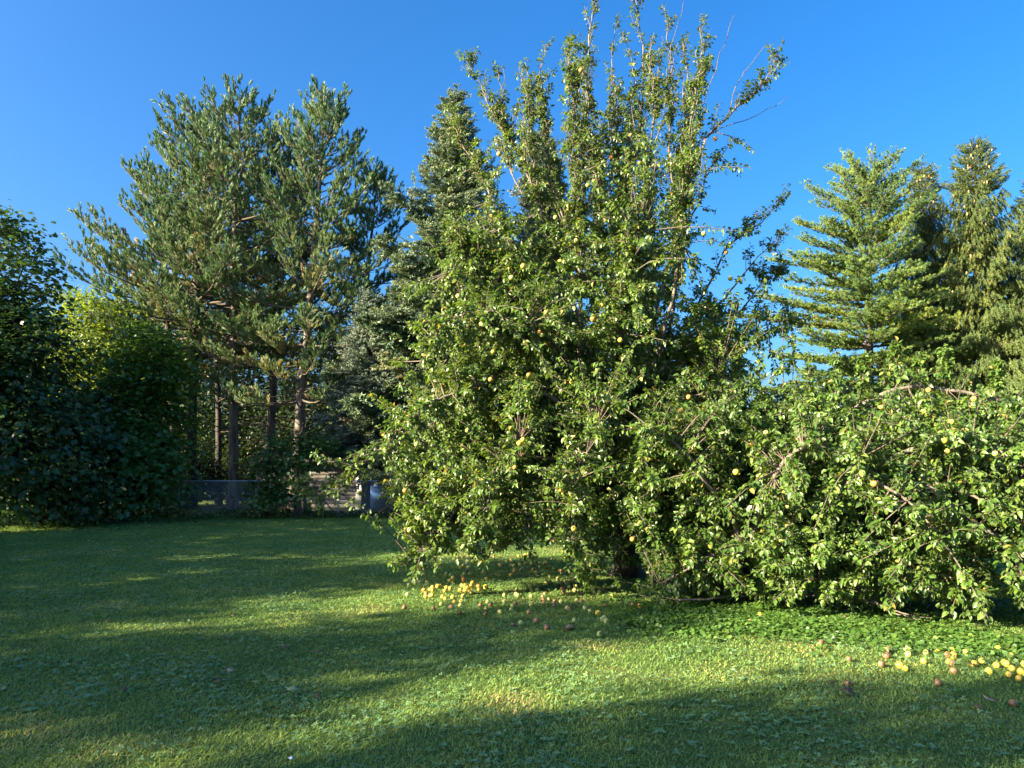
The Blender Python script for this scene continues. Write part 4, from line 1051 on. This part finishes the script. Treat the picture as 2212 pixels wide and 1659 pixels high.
put('front', z3([(915,778),(1200,812),(1040,855),(1790,918),(1165,930),(1800,815),(1965,810),(2120,885),(2190,965),(2132,1045),(262,512),(25,665),(450,760),(660,770),(2080,905)], 'pear_green')
    + z3([(460,820),(915,855),(1518,915),(1545,1015),(1758,1008),(570,862),(325,820),(90,790),(805,760),(1090,990),(1750,962),(88,525)], 'pear_brown'))
put('right', z6([(900,348),(940,335),(1210,315),(1465,240),(1510,180),(1310,182),(1525,232),(1195,250),(1790,320),(1880,322),(1945,268),(1980,300),(2045,292),(2075,280),(2010,420),(2045,415),(2130,395),(2160,385),(2185,400),(1600,190),(1690,205),(1895,160),(2050,175),(2015,95),(1840,310),(2205,325),(2080,440),(2230,430),(2300,400),(2270,360)], 'pear_yellow')
    + z6([(595,190),(762,195),(905,198),(968,185),(105,112),(940,175)], 'pear_green') + z6([(1250,248),(1345,228),(1270,372),(1835,722),(190,272),(630,290),(20,115),(1040,455),(310,495),(760,225),(745,128)], 'pear_brown')
    + [(1436, 1340, 'pear_yellow'), (1440, 1278, 'pear_orange'), (1388, 1310, 'pear_orange'), (1300, 1332, 'pear_yellow'), (1640, 1330, 'pear_yellow'), (1585, 1345, 'pear_brown'), (1473, 1322, 'pear_green'), (1470, 1318, 'pear_green'), (1358, 1313, 'pear_brown'), (1430, 1282, 'pear_yellow')])
r = np.random.default_rng(101)
words = {'pear_yellow': 'yellow', 'pear_green': 'greenish yellow', 'pear_orange': 'orange', 'pear_brown': 'brown bruised'}
zones = {'lit': 'fallen pear on the sunlit grass patch left of the tall pear trunk', 'shade': 'fallen pear in the shade right beneath the tall pear tree',
         'front': 'fallen pear on the open lawn before the tall pear tree', 'right': 'fallen pear on the bright edge of the ground ivy'}
grp = {'lit': 'pears lying in the sunlit patch', 'shade': 'pears lying in the shade under the tree', 'front': 'pears scattered on the open lawn', 'right': 'pears lying by the ground ivy'}
for zone, x, y, mk in windfall:
    p = G(x, y)
    o = bpy.data.objects.new('fallen_pear', FRUIT_MESH[mk]); COL.objects.link(o)
    s = r.uniform(0.78, 1.08); o.scale = (s, s, s * r.uniform(0.88, 1.0))
    o.location = (p[0] + r.normal(0, 0.06), p[1] + r.normal(0, 0.09), 0.027 * s); o.rotation_euler = (r.uniform(0.6, 2.4), r.uniform(-.5, .5), r.uniform(0, 6.28))
    tag(o, words[mk] + ' ' + zones[zone], 'pear', words[mk] + ' ' + grp[zone])
print('windfall', len(windfall))

def stray_leaf(x, y, s, mat, label, seed, curl=0.5):
    q = np.random.default_rng(seed); p = G(x, y)
    tv, tf = tmpl_maple_leaf(); v = tv.copy(); v[:, 2] = curl * (v[:, 0] ** 2 + 0.5 * (v[:, 1] - .4) ** 2) + 0.02 * np.sin(9 * v[:, 1])
    a = Acc(); ang = q.uniform(0, 6.28)
    instance(a, v, tf, np.array([[p[0], p[1], 0.035]]), np.array([[math.cos(ang), math.sin(ang), 0.1]]), np.array([[0.1, -0.35, 1.0]]), np.array([s]), np.array([0.5]))
    o = a.build('fallen_leaf', M[mat], origin=(p[0], p[1], 0.035)); md = o.modifiers.new('thick', 'SOLIDIFY'); md.thickness = 0.0015
    tag(o, label, 'leaf', 'dead leaves on the lawn')
stray_leaf(1842, 1505, 0.10, 'dead_leaf', 'curled dark brown leaf on the shaded grass at the lower right', 1)
stray_leaf(630, 1503, 0.10, 'pale_leaf', 'large pale green leaf lying in the foreground sun streak', 2, 0.25)
stray_leaf(491, 1459, 0.06, 'pink_leaf', 'small pinkish leaf on the shaded lawn above the sun streak', 3)
stray_leaf(465, 1482, 0.07, 'dead_leaf', 'small dark leaf just below the pinkish leaf', 4)
stray_leaf(685, 1415, 0.08, 'dead_leaf', 'brown leaf on the shaded mid lawn', 5)
stray_leaf(632, 1652, 0.025, 'white_box', 'tiny white petal near the bottom edge of the lawn', 6)
rl = np.random.default_rng(55)
for k in range(16):
    stray_leaf(rl.uniform(150, 2150), rl.uniform(1220, 1600), rl.uniform(0.035, 0.06), 'dead_leaf', 'small brown leaf scrap lost among the grass blades of the lawn', 200 + k)
stray_leaf(2138, 1520, 0.07, 'pink_leaf', 'tan leaf at the far right of the lawn', 7)
